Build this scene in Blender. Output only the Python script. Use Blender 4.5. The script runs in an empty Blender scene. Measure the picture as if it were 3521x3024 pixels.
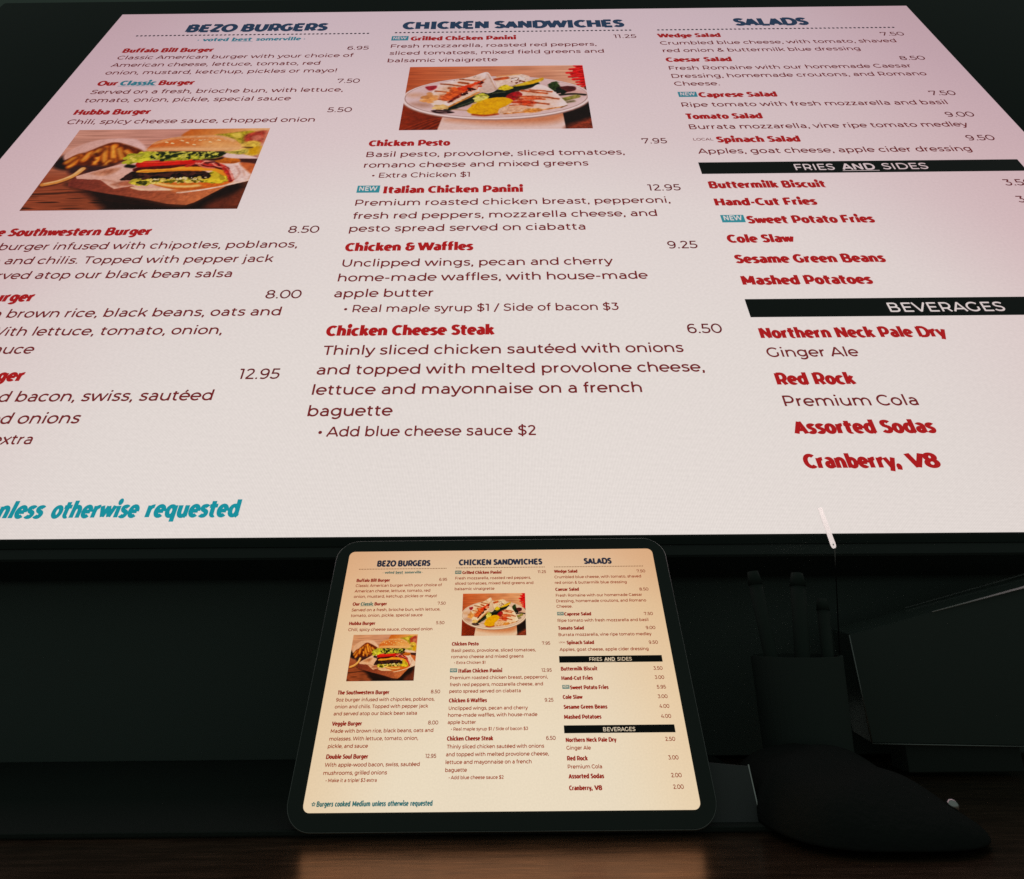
import bpy, bmesh, math
import numpy as np
from mathutils import Matrix, Vector

C = bpy.context.scene.collection
sc = bpy.context.scene
rad = math.radians

# ---------------------------------------------------------------- camera, world, lamps, exposure
PITCH, ROLL, CAM_H = rad(15), rad(-.57), .1315
FPX, PPX, PPY, IW, IH = 2126.57, 1731.1, 1567.3, 3521., 3024.    # focal length and principal point of the photograph, in its pixels

def cdir(v):
    # camera frame (x right, y down, z forward) -> world
    x, y, z = v
    x, y = x*math.cos(ROLL) + y*math.sin(ROLL), -x*math.sin(ROLL) + y*math.cos(ROLL)
    return Vector((x, z*math.cos(PITCH) + y*math.sin(PITCH), -y*math.cos(PITCH) + z*math.sin(PITCH)))
CAM = Vector((0, 0, CAM_H))
def cpt(v): return CAM + cdir(v)
def ray(px, py): return cdir(((px - PPX)/FPX, (py - PPY)/FPX, 1.))
def on_y(px, py, Y):
    d = ray(px, py); return CAM + d*(Y/d.y)
def on_z(px, py, Z=0.):
    d = ray(px, py); return CAM + d*((Z - CAM_H)/d.z)

cd = bpy.data.cameras.new('camera'); cam = bpy.data.objects.new('camera', cd); C.objects.link(cam)
cd.sensor_fit = 'HORIZONTAL'; cd.sensor_width = 36; cd.lens = 36*FPX/IW
cd.shift_x = (IW/2 - PPX)/IW; cd.shift_y = (PPY - IH/2)/IW
cd.clip_start = .01; cd.clip_end = 50
X, Yd, F = cdir((1, 0, 0)), cdir((0, 1, 0)), cdir((0, 0, 1))
cam.matrix_world = Matrix(((X.x, -Yd.x, -F.x, 0), (X.y, -Yd.y, -F.y, 0), (X.z, -Yd.z, -F.z, CAM_H), (0, 0, 0, 1)))
sc.camera = cam

w = bpy.data.worlds.new('World'); sc.world = w; w.use_nodes = True
bg = w.node_tree.nodes['Background']; bg.inputs[0].default_value = (.80, 1., .90, 1); bg.inputs[1].default_value = .11

def spot(name, loc, target, energy, angle, size, col=(1, .93, .9), blend=.3):
    l = bpy.data.lights.new(name, 'SPOT'); l.energy = energy; l.spot_size = rad(angle); l.spot_blend = blend; l.shadow_soft_size = size; l.color = col
    o = bpy.data.objects.new(name, l); C.objects.link(o); o.location = loc
    o.rotation_euler = (Vector(target) - Vector(loc)).to_track_quat('-Z', 'Y').to_euler(); return o

sc.render.engine = 'CYCLES'; sc.cycles.use_denoising = False; sc.cycles.use_adaptive_sampling = False; sc.cycles.sample_clamp_indirect = .5
sc.view_settings.view_transform = 'Standard'; sc.view_settings.look = 'None'
sc.view_settings.exposure = 0; sc.view_settings.gamma = 1; sc.view_settings.use_curve_mapping = False

# ---------------------------------------------------------------- helpers
def lin(c): return tuple(((v/255)/12.92 if v/255 <= .04045 else ((v/255 + .055)/1.055)**2.4) for v in c)

def tag(o, label=None, cat=None, group=None, kind=None):
    for k, v in (('label', label), ('category', cat), ('group', group), ('kind', kind)):
        if v: o[k] = v
    return o
def empty(name, mat, label, cat, group=None):
    o = bpy.data.objects.new(name, None); C.objects.link(o); o.empty_display_size = .02
    o.matrix_world = mat; return tag(o, label, cat, group)
def mesh(name, V, Fc, m, parent=None, smooth=False, idx=None):
    me = bpy.data.meshes.new(name); me.from_pydata([tuple(map(float, v)) for v in V], [], Fc); me.update()
    ms = m if isinstance(m, (list, tuple)) else [m]
    for x in ms: me.materials.append(x)
    if idx is not None: me.polygons.foreach_set('material_index', idx)
    if smooth: me.polygons.foreach_set('use_smooth', [True]*len(me.polygons))
    o = bpy.data.objects.new(name, me); C.objects.link(o)
    if parent: o.parent = parent
    return o
def bmobj(name, bm, m, parent=None, smooth=False):
    bmesh.ops.recalc_face_normals(bm, faces=bm.faces)
    me = bpy.data.meshes.new(name); bm.to_mesh(me); bm.free(); me.materials.append(m)
    if smooth: me.polygons.foreach_set('use_smooth', [True]*len(me.polygons))
    o = bpy.data.objects.new(name, me); C.objects.link(o)
    if parent: o.parent = parent
    return o
def rrect(x0, y0, x1, y1, r, n=8):
    out = []
    for cx, cy, a in ((x1 - r, y1 - r, 0), (x0 + r, y1 - r, 90), (x0 + r, y0 + r, 180), (x1 - r, y0 + r, 270)):
        for i in range(n + 1):
            t = rad(a + 90*i/n); out.append((cx + r*math.cos(t), cy + r*math.sin(t)))
    return out
def prism(outline, levels):
    # stacked copies of an outline: levels = [(z, inset)], closed at both ends
    bm = bmesh.new(); rings = []
    p = np.array(outline, float); n = len(p)
    d = np.roll(p, -1, 0) - np.roll(p, 1, 0); d /= np.linalg.norm(d, axis=1)[:, None]
    nrm = np.c_[d[:, 1], -d[:, 0]]
    for z, ins in levels:
        q = p - nrm*ins
        rings.append([bm.verts.new((a, b, z)) for a, b in q])
    for a, b in zip(rings[:-1], rings[1:]):
        for i in range(n): bm.faces.new((a[i], a[(i + 1) % n], b[(i + 1) % n], b[i]))
    bm.faces.new(rings[0][::-1]); bm.faces.new(rings[-1])
    return bm
def boxbm(x0, y0, z0, x1, y1, z1, bev=0.):
    bm = bmesh.new(); bmesh.ops.create_cube(bm, size=1)
    for v in bm.verts: v.co = Vector(((x0 + x1)/2 + v.co.x*(x1 - x0), (y0 + y1)/2 + v.co.y*(y1 - y0), (z0 + z1)/2 + v.co.z*(z1 - z0)))
    if bev: bmesh.ops.bevel(bm, geom=bm.edges[:], offset=bev, segments=2, profile=.6, affect='EDGES')
    return bm
def tube(a, b, r0, r1=None, n=16, cap=True):
    a, b = Vector(a), Vector(b); r1 = r0 if r1 is None else r1
    bm = bmesh.new(); q = (b - a).to_track_quat('Z', 'Y')
    R = []
    for c, r in ((a, r0), (b, r1)):
        R.append([bm.verts.new(c + q @ Vector((r*math.cos(2*math.pi*i/n), r*math.sin(2*math.pi*i/n), 0))) for i in range(n)])
    for i in range(n): bm.faces.new((R[0][i], R[0][(i + 1) % n], R[1][(i + 1) % n], R[1][i]))
    if cap: bm.faces.new(R[0][::-1]); bm.faces.new(R[1])
    return bm

# ---------------------------------------------------------------- materials
class NT:
    def __init__(s, name):
        s.m = bpy.data.materials.new(name); s.m.use_nodes = True; s.t = s.m.node_tree; s.p = s.t.nodes['Principled BSDF']
    def n(s, kind, **kw):
        o = s.t.nodes.new(kind)
        for k, v in kw.items(): setattr(o, k, v)
        return o
    def l(s, a, b): s.t.links.new(a, b)
def pbr(name, col, rough=.5, metal=0., spec=.5, bump=0., scale=400., var=0.):
    k = NT(name); k.p.inputs['Base Color'].default_value = (*col, 1); k.p.inputs['Roughness'].default_value = rough
    k.p.inputs['Metallic'].default_value = metal; k.p.inputs['Specular IOR Level'].default_value = spec
    if bump or var:
        tc = k.n('ShaderNodeTexCoord'); nz = k.n('ShaderNodeTexNoise'); nz.inputs['Scale'].default_value = scale; nz.inputs['Detail'].default_value = 5
        k.l(tc.outputs['Object'], nz.inputs['Vector'])
        if bump:
            b = k.n('ShaderNodeBump'); b.inputs['Strength'].default_value = bump; b.inputs['Distance'].default_value = .002
            k.l(nz.outputs['Fac'], b.inputs['Height']); k.l(b.outputs[0], k.p.inputs['Normal'])
        if var:
            mr = k.n('ShaderNodeMapRange'); mr.inputs['To Min'].default_value = rough - var; mr.inputs['To Max'].default_value = rough + var
            k.l(nz.outputs['Fac'], mr.inputs['Value']); k.l(mr.outputs[0], k.p.inputs['Roughness'])
    return k.m

PANELS = {
 # what a white pixel of each liquid-crystal panel gives off, from grazing to face-on: (cosine of the angle, sRGB)
 'large': ((.28, (191, 167, 174)), (.335, (198, 175, 182)), (.40, (208, 186, 189)), (.455, (213, 193, 194)), (.53, (221, 208, 205)), (.66, (224, 214, 209)), (.90, (229, 220, 214))),
 'tablet': ((.80, (214, 168, 130)), (.835, (221, 180, 143)), (.865, (226, 196, 160)), (.905, (229, 206, 174)), (.96, (233, 217, 190)), (1., (234, 219, 194))),
}
def pixels(name, panel, col=None, gain=1., soft=0.):
    # lit pixels of a panel: emission = colour x the panel's own response to the viewing angle
    k = NT(name); p = k.p
    p.inputs['Base Color'].default_value = (.004, .004, .004, 1); p.inputs['Roughness'].default_value = .35; p.inputs['Specular IOR Level'].default_value = .15
    g = k.n('ShaderNodeNewGeometry'); d = k.n('ShaderNodeVectorMath', operation='DOT_PRODUCT')
    k.l(g.outputs['Normal'], d.inputs[0]); k.l(g.outputs['Incoming'], d.inputs[1])
    a = k.n('ShaderNodeMath', operation='ABSOLUTE'); k.l(d.outputs['Value'], a.inputs[0])
    cr = k.n('ShaderNodeValToRGB'); e = cr.color_ramp.elements
    st = PANELS[panel]
    lo, hi = st[0][0], st[-1][0]
    mr = k.n('ShaderNodeMapRange'); mr.inputs['From Min'].default_value = lo; mr.inputs['From Max'].default_value = hi
    k.l(a.outputs[0], mr.inputs['Value']); k.l(mr.outputs[0], cr.inputs['Fac'])
    e[0].position = 0; e[0].color = (*lin(st[0][1]), 1); e[1].position = 1; e[1].color = (*lin(st[-1][1]), 1)
    for c, v in st[1:-1]:
        x = e.new((c - lo)/(hi - lo)); x.color = (*lin(v), 1)
    # uneven back light
    tc = k.n('ShaderNodeTexCoord'); nz = k.n('ShaderNodeTexNoise'); nz.inputs['Scale'].default_value = 2.2; nz.inputs['Detail'].default_value = 1
    nf = k.n('ShaderNodeTexNoise'); nf.inputs['Scale'].default_value = 330 if panel == 'large' else 160; nf.inputs['Detail'].default_value = 2
    k.l(tc.outputs['Object'], nz.inputs['Vector']); k.l(tc.outputs['Object'], nf.inputs['Vector'])
    m1 = k.n('ShaderNodeMapRange'); m1.inputs['To Min'].default_value = .955; m1.inputs['To Max'].default_value = 1.04
    m2 = k.n('ShaderNodeMapRange'); m2.inputs['To Min'].default_value = .93; m2.inputs['To Max'].default_value = 1.07
    k.l(nz.outputs['Fac'], m1.inputs['Value']); k.l(nf.outputs['Fac'], m2.inputs['Value'])
    mm = k.n('ShaderNodeMath', operation='MULTIPLY'); k.l(m1.outputs[0], mm.inputs[0]); k.l(m2.outputs[0], mm.inputs[1])
    # the back light fades and shifts colour towards the panel's left and right edges, and a fine pixel grid
    sep = k.n('ShaderNodeSeparateXYZ'); k.l(tc.outputs['Object'], sep.inputs[0])
    ab = k.n('ShaderNodeMath', operation='ABSOLUTE'); k.l(sep.outputs['X'], ab.inputs[0])
    es = k.n('ShaderNodeMapRange', interpolation_type='SMOOTHSTEP'); es.inputs['From Min'].default_value = .34; es.inputs['From Max'].default_value = .67; k.l(ab.outputs[0], es.inputs['Value'])
    ed = k.n('ShaderNodeMix', data_type='RGBA'); ed.inputs['A'].default_value = (1, 1, 1, 1)
    ed.inputs['B'].default_value = (.93, .84, .855, 1) if panel == 'large' else (.99, .93, .85, 1)
    k.l(es.outputs[0], ed.inputs['Factor'])
    m0 = k.n('ShaderNodeMix', data_type='RGBA', blend_type='MULTIPLY'); m0.inputs['Factor'].default_value = 1
    k.l(cr.outputs['Color'], m0.inputs['A']); k.l(ed.outputs['Result'], m0.inputs['B'])
    for ax, fr in (('X', 820), ('Y', 820)):
        if panel != 'large': break
        s1 = k.n('ShaderNodeMath', operation='MULTIPLY'); s1.inputs[1].default_value = fr*2*math.pi; k.l(sep.outputs[ax], s1.inputs[0])
        s2 = k.n('ShaderNodeMath', operation='SINE'); k.l(s1.outputs[0], s2.inputs[0])
        s3 = k.n('ShaderNodeMath', operation='MULTIPLY_ADD'); s3.inputs[1].default_value = .07; s3.inputs[2].default_value = 1; k.l(s2.outputs[0], s3.inputs[0])
        s4 = k.n('ShaderNodeMath', operation='MULTIPLY'); k.l(mm.outputs[0], s4.inputs[0]); k.l(s3.outputs[0], s4.inputs[1]); mm = s4
    mx = k.n('ShaderNodeMix', data_type='RGBA', blend_type='MULTIPLY'); mx.inputs['Factor'].default_value = 1
    k.l(m0.outputs['Result'], mx.inputs['A'])
    if col == 'attr':
        at = k.n('ShaderNodeVertexColor', layer_name='Col'); k.l(at.outputs['Color'], mx.inputs['B'])
    else:
        mx.inputs['B'].default_value = (*(col or (1, 1, 1)), 1)
    k.l(mx.outputs['Result'], p.inputs['Emission Color'])
    sm = k.n('ShaderNodeMath', operation='MULTIPLY'); sm.inputs[1].default_value = gain; k.l(mm.outputs[0], sm.inputs[0])
    k.l(sm.outputs[0], p.inputs['Emission Strength'])
    return k.m

def wood_mat():
    k = NT('brown wood grain'); p = k.p
    tc = k.n('ShaderNodeTexCoord'); mp = k.n('ShaderNodeMapping'); mp.inputs['Scale'].default_value = (7, 70, 1)
    k.l(tc.outputs['Object'], mp.inputs['Vector'])
    n1 = k.n('ShaderNodeTexNoise'); n1.inputs['Scale'].default_value = 2.2; n1.inputs['Detail'].default_value = 9; n1.inputs['Roughness'].default_value = .68; n1.inputs['Distortion'].default_value = .4
    k.l(mp.outputs[0], n1.inputs['Vector'])
    mp2 = k.n('ShaderNodeMapping'); mp2.inputs['Scale'].default_value = (30, 420, 1); k.l(tc.outputs['Object'], mp2.inputs['Vector'])
    n2 = k.n('ShaderNodeTexNoise'); n2.inputs['Scale'].default_value = 2; n2.inputs['Detail'].default_value = 4; k.l(mp2.outputs[0], n2.inputs['Vector'])
    ad = k.n('ShaderNodeMath', operation='MULTIPLY_ADD'); ad.inputs[1].default_value = .45; k.l(n2.outputs['Fac'], ad.inputs[0])
    sb = k.n('ShaderNodeMath', operation='MULTIPLY_ADD'); sb.inputs[1].default_value = .8; sb.inputs[2].default_value = -.1; k.l(n1.outputs['Fac'], sb.inputs[0]); k.l(sb.outputs[0], ad.inputs[2])
    cr = k.n('ShaderNodeValToRGB'); e = cr.color_ramp.elements
    e[0].position = .30; e[0].color = (.076, .045, .028, 1); e[1].position = .78; e[1].color = (.38, .238, .148, 1)
    x = e.new(.53); x.color = (.20, .120, .073, 1)
    k.l(ad.outputs[0], cr.inputs['Fac']); k.l(cr.outputs['Color'], p.inputs['Base Color'])
    mr = k.n('ShaderNodeMapRange'); mr.inputs['To Min'].default_value = .20; mr.inputs['To Max'].default_value = .34; k.l(n1.outputs['Fac'], mr.inputs['Value']); k.l(mr.outputs[0], p.inputs['Roughness'])
    b = k.n('ShaderNodeBump'); b.inputs['Strength'].default_value = .06; b.inputs['Distance'].default_value = .001; k.l(ad.outputs[0], b.inputs['Height']); k.l(b.outputs[0], p.inputs['Normal'])
    p.inputs['Specular IOR Level'].default_value = .5; p.inputs['Metallic'].default_value = .8
    return k.m

M_WOOD = wood_mat()
M_WALL = pbr('dark wall paint', (.20, .245, .215), .9, spec=.2, bump=.2, scale=60)
M_MAT = pbr('black felt', (.040, .049, .044), .95, spec=.08, bump=.4, scale=500)
M_BLACKGLASS = pbr('black glass', (.030, .038, .034), .2, spec=.5); M_BLACKGLASS.node_tree.nodes['Principled BSDF'].inputs['IOR'].default_value = 1.09
M_BEZEL = pbr('black bezel plastic', (.050, .060, .055), .45, spec=.15, bump=.05, scale=900)
M_RIM = pbr('dark anodised metal', (.34, .35, .34), .40, metal=.9, bump=.03, scale=1500)
M_STEEL = pbr('brushed steel', (.70, .68, .67), .22, metal=1., bump=.04, scale=300, var=.08)
M_PANEL = pbr('dark gloss panel', (.075, .092, .083), .25, spec=.15)
M_TABGLASS = pbr('tablet cover glass', (.055, .068, .061), .22, spec=.15)
M_BOARD = pbr('black backdrop board', (.108, .132, .120), .8, spec=.1, bump=.05, scale=200)
M_STEM = pbr('black wire', (.006, .007, .006), .9, spec=.02)
M_TRIM = pbr('satin bright metal', (.88, .85, .84), .42, metal=1., bump=.03, scale=300)
M_GREY = pbr('dark grey painted metal', (.10, .104, .106), .55, spec=.4, bump=.06, scale=800)
M_LEATHER = pbr('black leather', (.026, .030, .028), .8, spec=.06, bump=.5, scale=260)
M_PEN = pbr('dark green plastic', (.046, .060, .052), .75, spec=.05)
M_CUP = pbr('black plastic', (.075, .092, .083), .8, spec=.06)
# ---------------------------------------------------------------- the two food photographs shown in the menu, painted with numpy
def pic_h(q):
    # homography from the unit square to quadrilateral q (tl, tr, br, bl), inverted
    A = []
    for (x, y), (u, v) in zip(((0, 0), (1, 0), (1, 1), (0, 1)), q):
        A.append([x, y, 1, 0, 0, 0, -u*x, -u*y, -u]); A.append([0, 0, 0, x, y, 1, -v*x, -v*y, -v])
    h = np.linalg.svd(np.array(A, float))[2][-1].reshape(3, 3)
    return np.linalg.inv(h)

def vnoise(w, h, fx, fy, seed):
    # smooth value noise on a w x h grid, fx by fy cells, range 0..1
    r = np.random.RandomState(seed)
    gx, gy = int(fx) + 3, int(fy) + 3
    g = r.rand(gy, gx)
    x = np.linspace(0, fx, w); y = np.linspace(0, fy, h)
    xi = x.astype(int); yi = y.astype(int)
    tx = x - xi; ty = y - yi
    tx = tx*tx*(3 - 2*tx); ty = ty*ty*(3 - 2*ty)
    a = g[yi][:, xi]; b = g[yi][:, xi + 1]; c = g[yi + 1][:, xi]; d = g[yi + 1][:, xi + 1]
    return (a*(1 - tx) + b*tx)*(1 - ty[:, None]) + (c*(1 - tx) + d*tx)*ty[:, None]

class Canvas:
    def __init__(s, w, h, quad, seed):
        s.w, s.h = w, h
        s.Hi = pic_h(quad)
        s.im = np.zeros((h, w, 3))
        s.sc = w/(quad[1][0] - quad[0][0])
        s.Y, s.X = np.mgrid[0:h, 0:w].astype(float)
        s.seed = seed
        s.fine = vnoise(w, h, w/2.5, h/2.5, seed)*.5 + vnoise(w, h, w/6, h/6, seed + 1)*.5
        s.mid = vnoise(w, h, w/7, h/7, seed + 2)*.6 + vnoise(w, h, w/3, h/3, seed + 3)*.4
        s.big = vnoise(w, h, w/24, h/24, seed + 4)
        s.grain = vnoise(w, h, 5, h/2.2, seed + 5)*.5 + vnoise(w, h, 9, h/5, seed + 6)*.5
    def P(s, pts):
        p = np.array(pts, float).reshape(-1, 2)
        q = np.c_[p, np.ones(len(p))] @ s.Hi.T
        return q[:, :2]/q[:, 2:]*[s.w, s.h]
    def smooth(s, p, closed=True, n=6):
        m = len(p); out = []
        rng = range(m) if closed else range(m - 1)
        for i in rng:
            if closed: a, b, c, d = p[i - 1], p[i], p[(i + 1) % m], p[(i + 2) % m]
            else: a, b, c, d = p[max(i - 1, 0)], p[i], p[i + 1], p[min(i + 2, m - 1)]
            for t in np.linspace(0, 1, n, endpoint=False):
                out.append(.5*(2*b + (c - a)*t + (2*a - 5*b + 4*c - d)*t*t + (3*b - a - 3*c + d)*t**3))
        if not closed: out.append(p[-1])
        return np.array(out)
    def blend(s, sd, col, soft, tex, wob, col2=None, gdir=None, sl=None, op=1.0):
        sy, sx = sl
        if wob: sd = sd + (s.mid[sy, sx] - .5)*2*wob
        a = np.clip(.5 - sd/max(soft, .6), 0, 1)*op
        a = a[..., None]
        c = np.array(col, float)*np.ones(sd.shape + (3,))
        if col2 is not None:
            X, Y = s.X[sy, sx], s.Y[sy, sx]
            dx, dy = gdir
            t = X*dx + Y*dy; inside = sd < 1
            if inside.any():
                lo, hi = t[inside].min(), t[inside].max()
                t = np.clip((t - lo)/max(hi - lo, 1e-6), 0, 1)[..., None]
                c = c*(1 - t) + np.array(col2, float)*t
        if tex:
            c = c*(1 + (s.fine[sy, sx, None] - .5)*2*tex + (s.mid[sy, sx, None] - .5)*tex)
        s.im[sy, sx] = s.im[sy, sx]*(1 - a) + c*a
    def box(s, p, m):
        x0, y0 = np.floor(p.min(0) - m).astype(int); x1, y1 = np.ceil(p.max(0) + m).astype(int)
        return slice(max(y0, 0), max(min(y1 + 1, s.h), 0)), slice(max(x0, 0), max(min(x1 + 1, s.w), 0))
    def poly(s, pts, col, soft=1.2, tex=.1, wob=0, round=True, col2=None, gdir=(0, 1), op=1.0):
        p = s.P(pts)
        if round: p = s.smooth(p)
        sl = s.box(p, soft + wob + 2)
        X, Y = s.X[sl], s.Y[sl]
        if X.size == 0: return
        d = np.full(X.shape, 1e9); ins = np.zeros(X.shape, bool)
        for i in range(len(p)):
            ax, ay = p[i - 1]; bx, by = p[i]
            ex, ey = bx - ax, by - ay
            t = np.clip(((X - ax)*ex + (Y - ay)*ey)/max(ex*ex + ey*ey, 1e-9), 0, 1)
            d = np.minimum(d, (X - ax - t*ex)**2 + (Y - ay - t*ey)**2)
            if ay != by:
                ins ^= ((ay > Y) != (by > Y)) & (X < (bx - ax)*(Y - ay)/(by - ay) + ax)
        sd = np.sqrt(d)*np.where(ins, -1, 1)
        s.blend(sd, col, soft, tex, wob, col2, gdir, sl, op)
    def line(s, pts, wd, col, soft=1.2, tex=.1, wob=0, col2=None, gdir=(0, 1), op=1.0):
        p = s.P(pts)
        if len(p) > 2: p = s.smooth(p, False)
        r = wd*s.sc/2
        sl = s.box(p, r + soft + wob + 2)
        X, Y = s.X[sl], s.Y[sl]
        if X.size == 0: return
        d = np.full(X.shape, 1e9)
        for i in range(1, len(p)):
            ax, ay = p[i - 1]; bx, by = p[i]
            ex, ey = bx - ax, by - ay
            t = np.clip(((X - ax)*ex + (Y - ay)*ey)/max(ex*ex + ey*ey, 1e-9), 0, 1)
            d = np.minimum(d, (X - ax - t*ex)**2 + (Y - ay - t*ey)**2)
        s.blend(np.sqrt(d) - r, col, soft, tex, wob, col2, gdir, sl, op)
    def dots(s, pts, rad, col, n, seed, soft=1., tex=.1, jit=.5, op=1.0):
        # n small blobs scattered in the polygon's hull triangle fan
        r = np.random.RandomState(seed)
        p = np.array(pts, float)
        for _ in range(n):
            i = r.randint(1, len(p) - 1)
            a, b = r.rand(2)
            if a + b > 1: a, b = 1 - a, 1 - b
            c = p[0] + (p[i] - p[0])*a + (p[i + 1] - p[0])*b
            k = rad*(1 + (r.rand() - .5)*jit*2)
            th = r.rand()*6.28
            cc = np.clip(np.array(col, float)*(1 + (r.rand() - .5)*.35), 0, 255)
            s.line([c, c + k*1.1*np.array([math.cos(th), math.sin(th)*.7])], k, cc, soft, tex, .5, op=op)
    def wood(s, amp, mask=None):
        g = 1 + (s.grain - .5)*2*amp
        s.im *= g[..., None] if mask is None else (1 + (g - 1)*mask)[..., None]

def paint_burger():
    c = Canvas(330, 236, ((275, 95), (1910, 80), (1800, 1268), (78, 1283)), 3)
    V = (c.Y/c.h)[..., None]; U = (c.X/c.w)[..., None]
    top = np.array((214, 178, 158.))*(1 - U*.12) + U*np.array((10, 0, 8))
    low = np.array((168, 108, 78.))*(1 - U*.35)
    k = np.clip((V - .30)/.34, 0, 1)
    c.im[:] = top*(1 - k) + low*k
    c.wood(.16)
    streak = np.clip((c.grain - .56)*6, 0, 1)*np.clip((c.Y/c.h - .66)*6, 0, 1)
    c.im *= (1 - .55*streak)[..., None]
    # far burger, out of focus
    c.poly([(1170, 205), (1215, 115), (1300, 78), (1925, 70), (1905, 135), (1600, 165), (1450, 195), (1300, 215)], (196, 122, 58), 5, .06, col2=(244, 208, 160), gdir=(1, .4))
    c.poly([(1450, 180), (1560, 158), (1760, 120), (1790, 210), (1700, 330), (1620, 260), (1520, 205)], (158, 152, 58), 5, .3)
    c.poly([(1590, 170), (1660, 150), (1680, 215), (1630, 235)], (222, 208, 110), 4, .1)
    c.poly([(1720, 175), (1900, 120), (1880, 310), (1730, 300)], (168, 84, 70), 7, .25)
    c.poly([(1770, 210), (1840, 190), (1850, 260), (1790, 280)], (206, 138, 118), 5, .15)
    c.poly([(1680, 350), (1760, 280), (1850, 300), (1860, 420), (1870, 480), (1770, 510), (1700, 430)], (222, 198, 104), 5, .2)
    c.poly([(1780, 400), (1880, 360), (1870, 470), (1790, 480)], (206, 170, 40), 5, .15)
    c.line([(1700, 380), (1790, 380)], 20, (92, 70, 40), 4)
    c.poly([(1880, 80), (1915, 80), (1880, 500), (1850, 480)], (232, 190, 160), 8, .05, op=.6)
    # chips in their paper
    c.poly([(195, 560), (260, 470), (345, 560), (420, 660), (300, 710), (190, 660)], (44, 34, 34), 9, .1)
    c.poly([(240, 470), (330, 340), (470, 255), (620, 232), (740, 235), (810, 262), (905, 400), (800, 440), (620, 320), (420, 420), (330, 500), (262, 560)], (228, 198, 182), 5, .06, col2=(240, 214, 205), gdir=(1, 0))
    c.poly([(410, 450), (510, 355), (615, 292), (760, 345), (890, 440), (790, 520), (640, 620), (480, 660), (320, 650), (262, 580), (330, 490)], (112, 58, 26), 5, .2)
    for a, b, w, t in (((330, 655), (365, 500), 62, 0), ((285, 600), (335, 520), 46, .2), ((420, 560), (455, 450), 62, .08), ((525, 610), (528, 490), 60, 0),
                       ((600, 590), (560, 370), 56, .12), ((672, 580), (628, 345), 58, 0), ((735, 540), (680, 390), 54, .18), ((610, 640), (640, 570), 48, .15),
                       ((800, 490), (745, 420), 46, .1), ((490, 470), (520, 400), 54, .2)):
        c.line([(a[0] + 10, a[1] + 8), (b[0] + 14, b[1])], w + 22, (98, 46, 16), 7, .1, op=.8)
        c.line([a, b], w, np.array((226, 150, 62.))*(1 - t), 6, .12)
        c.line([(a[0] - 6, a[1] - 8), (b[0] - 8, b[1] + 8)], w*.34, np.array((252, 206, 120.))*(1 - t*.6), 7, .05, op=.8)
    for p in ((500, 470), (460, 590), (560, 600), (650, 610), (480, 540)):
        c.line([p, (p[0] + 20, p[1] + 22)], 34, (96, 48, 20), 6, .1)
    c.poly([(330, 690), (400, 640), (640, 640), (760, 560), (620, 690), (470, 760), (350, 760)], (72, 48, 50), 9, .1)
    c.line([(448, 700), (395, 795), (295, 880), (170, 930)], 62, (110, 66, 46), 5, .1)
    c.line([(440, 690), (390, 785), (290, 870), (172, 915)], 48, (236, 196, 132), 2, .08, col2=(214, 160, 92), gdir=(-.3, 1))
    c.line([(432, 690), (380, 780), (285, 858), (180, 902)], 14, (250, 222, 170), 3, .05)
    # wooden board, its shade on the table, paper
    c.poly([(360, 900), (520, 1010), (620, 1110), (720, 1230), (820, 1290), (1620, 1290), (1720, 1160), (1800, 960), (1700, 900), (1400, 1200), (1200, 1180), (700, 1000)], (42, 29, 26), 16, .12)
    c.poly([(1560, 1180), (1700, 1080), (1850, 980), (1840, 1270), (1560, 1270)], (122, 70, 52), 16, .15, op=.75)
    c.poly([(405, 800), (372, 900), (385, 950), (700, 1040), (1000, 1115), (1230, 1190), (1380, 1208), (1440, 1175), (1640, 970), (1720, 880), (1500, 700), (800, 620)], (128, 74, 62), 2, .12, round=False, col2=(206, 140, 98), gdir=(1, .1))
    for i in range(9):
        y = 900 + i*22
        c.line([(400, y - 20), (760, y + 70), (1300, y + 175)], 5, (96, 50, 40), 3, .2, op=.35)
    c.poly([(408, 800), (560, 715), (790, 600), (870, 570), (1720, 600), (1850, 720), (1840, 870), (1640, 955), (1460, 1010), (1300, 1045), (1240, 1005), (1060, 1012), (960, 1000), (900, 935), (760, 985), (690, 920), (625, 850), (430, 835)], (240, 212, 198), 1.5, .07, 1.0, round=False, col2=(226, 190, 168), gdir=(0, 1))
    c.poly([(520, 755), (640, 692), (750, 680), (700, 765), (620, 795), (560, 780)], (206, 164, 138), 6, .12)
    c.poly([(600, 745), (690, 700), (680, 750)], (176, 130, 104), 5, .1)
    c.poly([(730, 915), (860, 860), (890, 925), (800, 940)], (184, 130, 104), 7, .15)
    c.line([(640, 850), (740, 880), (800, 960)], 14, (196, 156, 136), 5)
    c.line([(900, 960), (980, 990), (1120, 985), (1230, 1000)], 20, (250, 224, 190), 3)
    c.line([(1280, 1036), (1480, 998), (1660, 930), (1830, 860)], 14, (250, 232, 214), 2)
    c.poly([(1230, 1000), (1450, 960), (1660, 880), (1640, 925), (1460, 985), (1290, 1030)], (196, 132, 90), 5, .1)
    c.poly([(1610, 640), (1720, 600), (1770, 690), (1830, 760), (1800, 880), (1700, 870), (1640, 760)], (244, 222, 212), 3, .12)
    c.line([(1700, 660), (1740, 760), (1720, 850)], 12, (208, 170, 156), 5)
    c.line([(1760, 720), (1790, 800)], 10, (214, 180, 164), 4)
    c.poly([(1720, 545), (1866, 548), (1858, 620), (1730, 602)], (82, 50, 46), 5, .1)
    c.poly([(1722, 610), (1856, 640), (1846, 770), (1790, 720)], (196, 122, 80), 5, .1)
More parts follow.
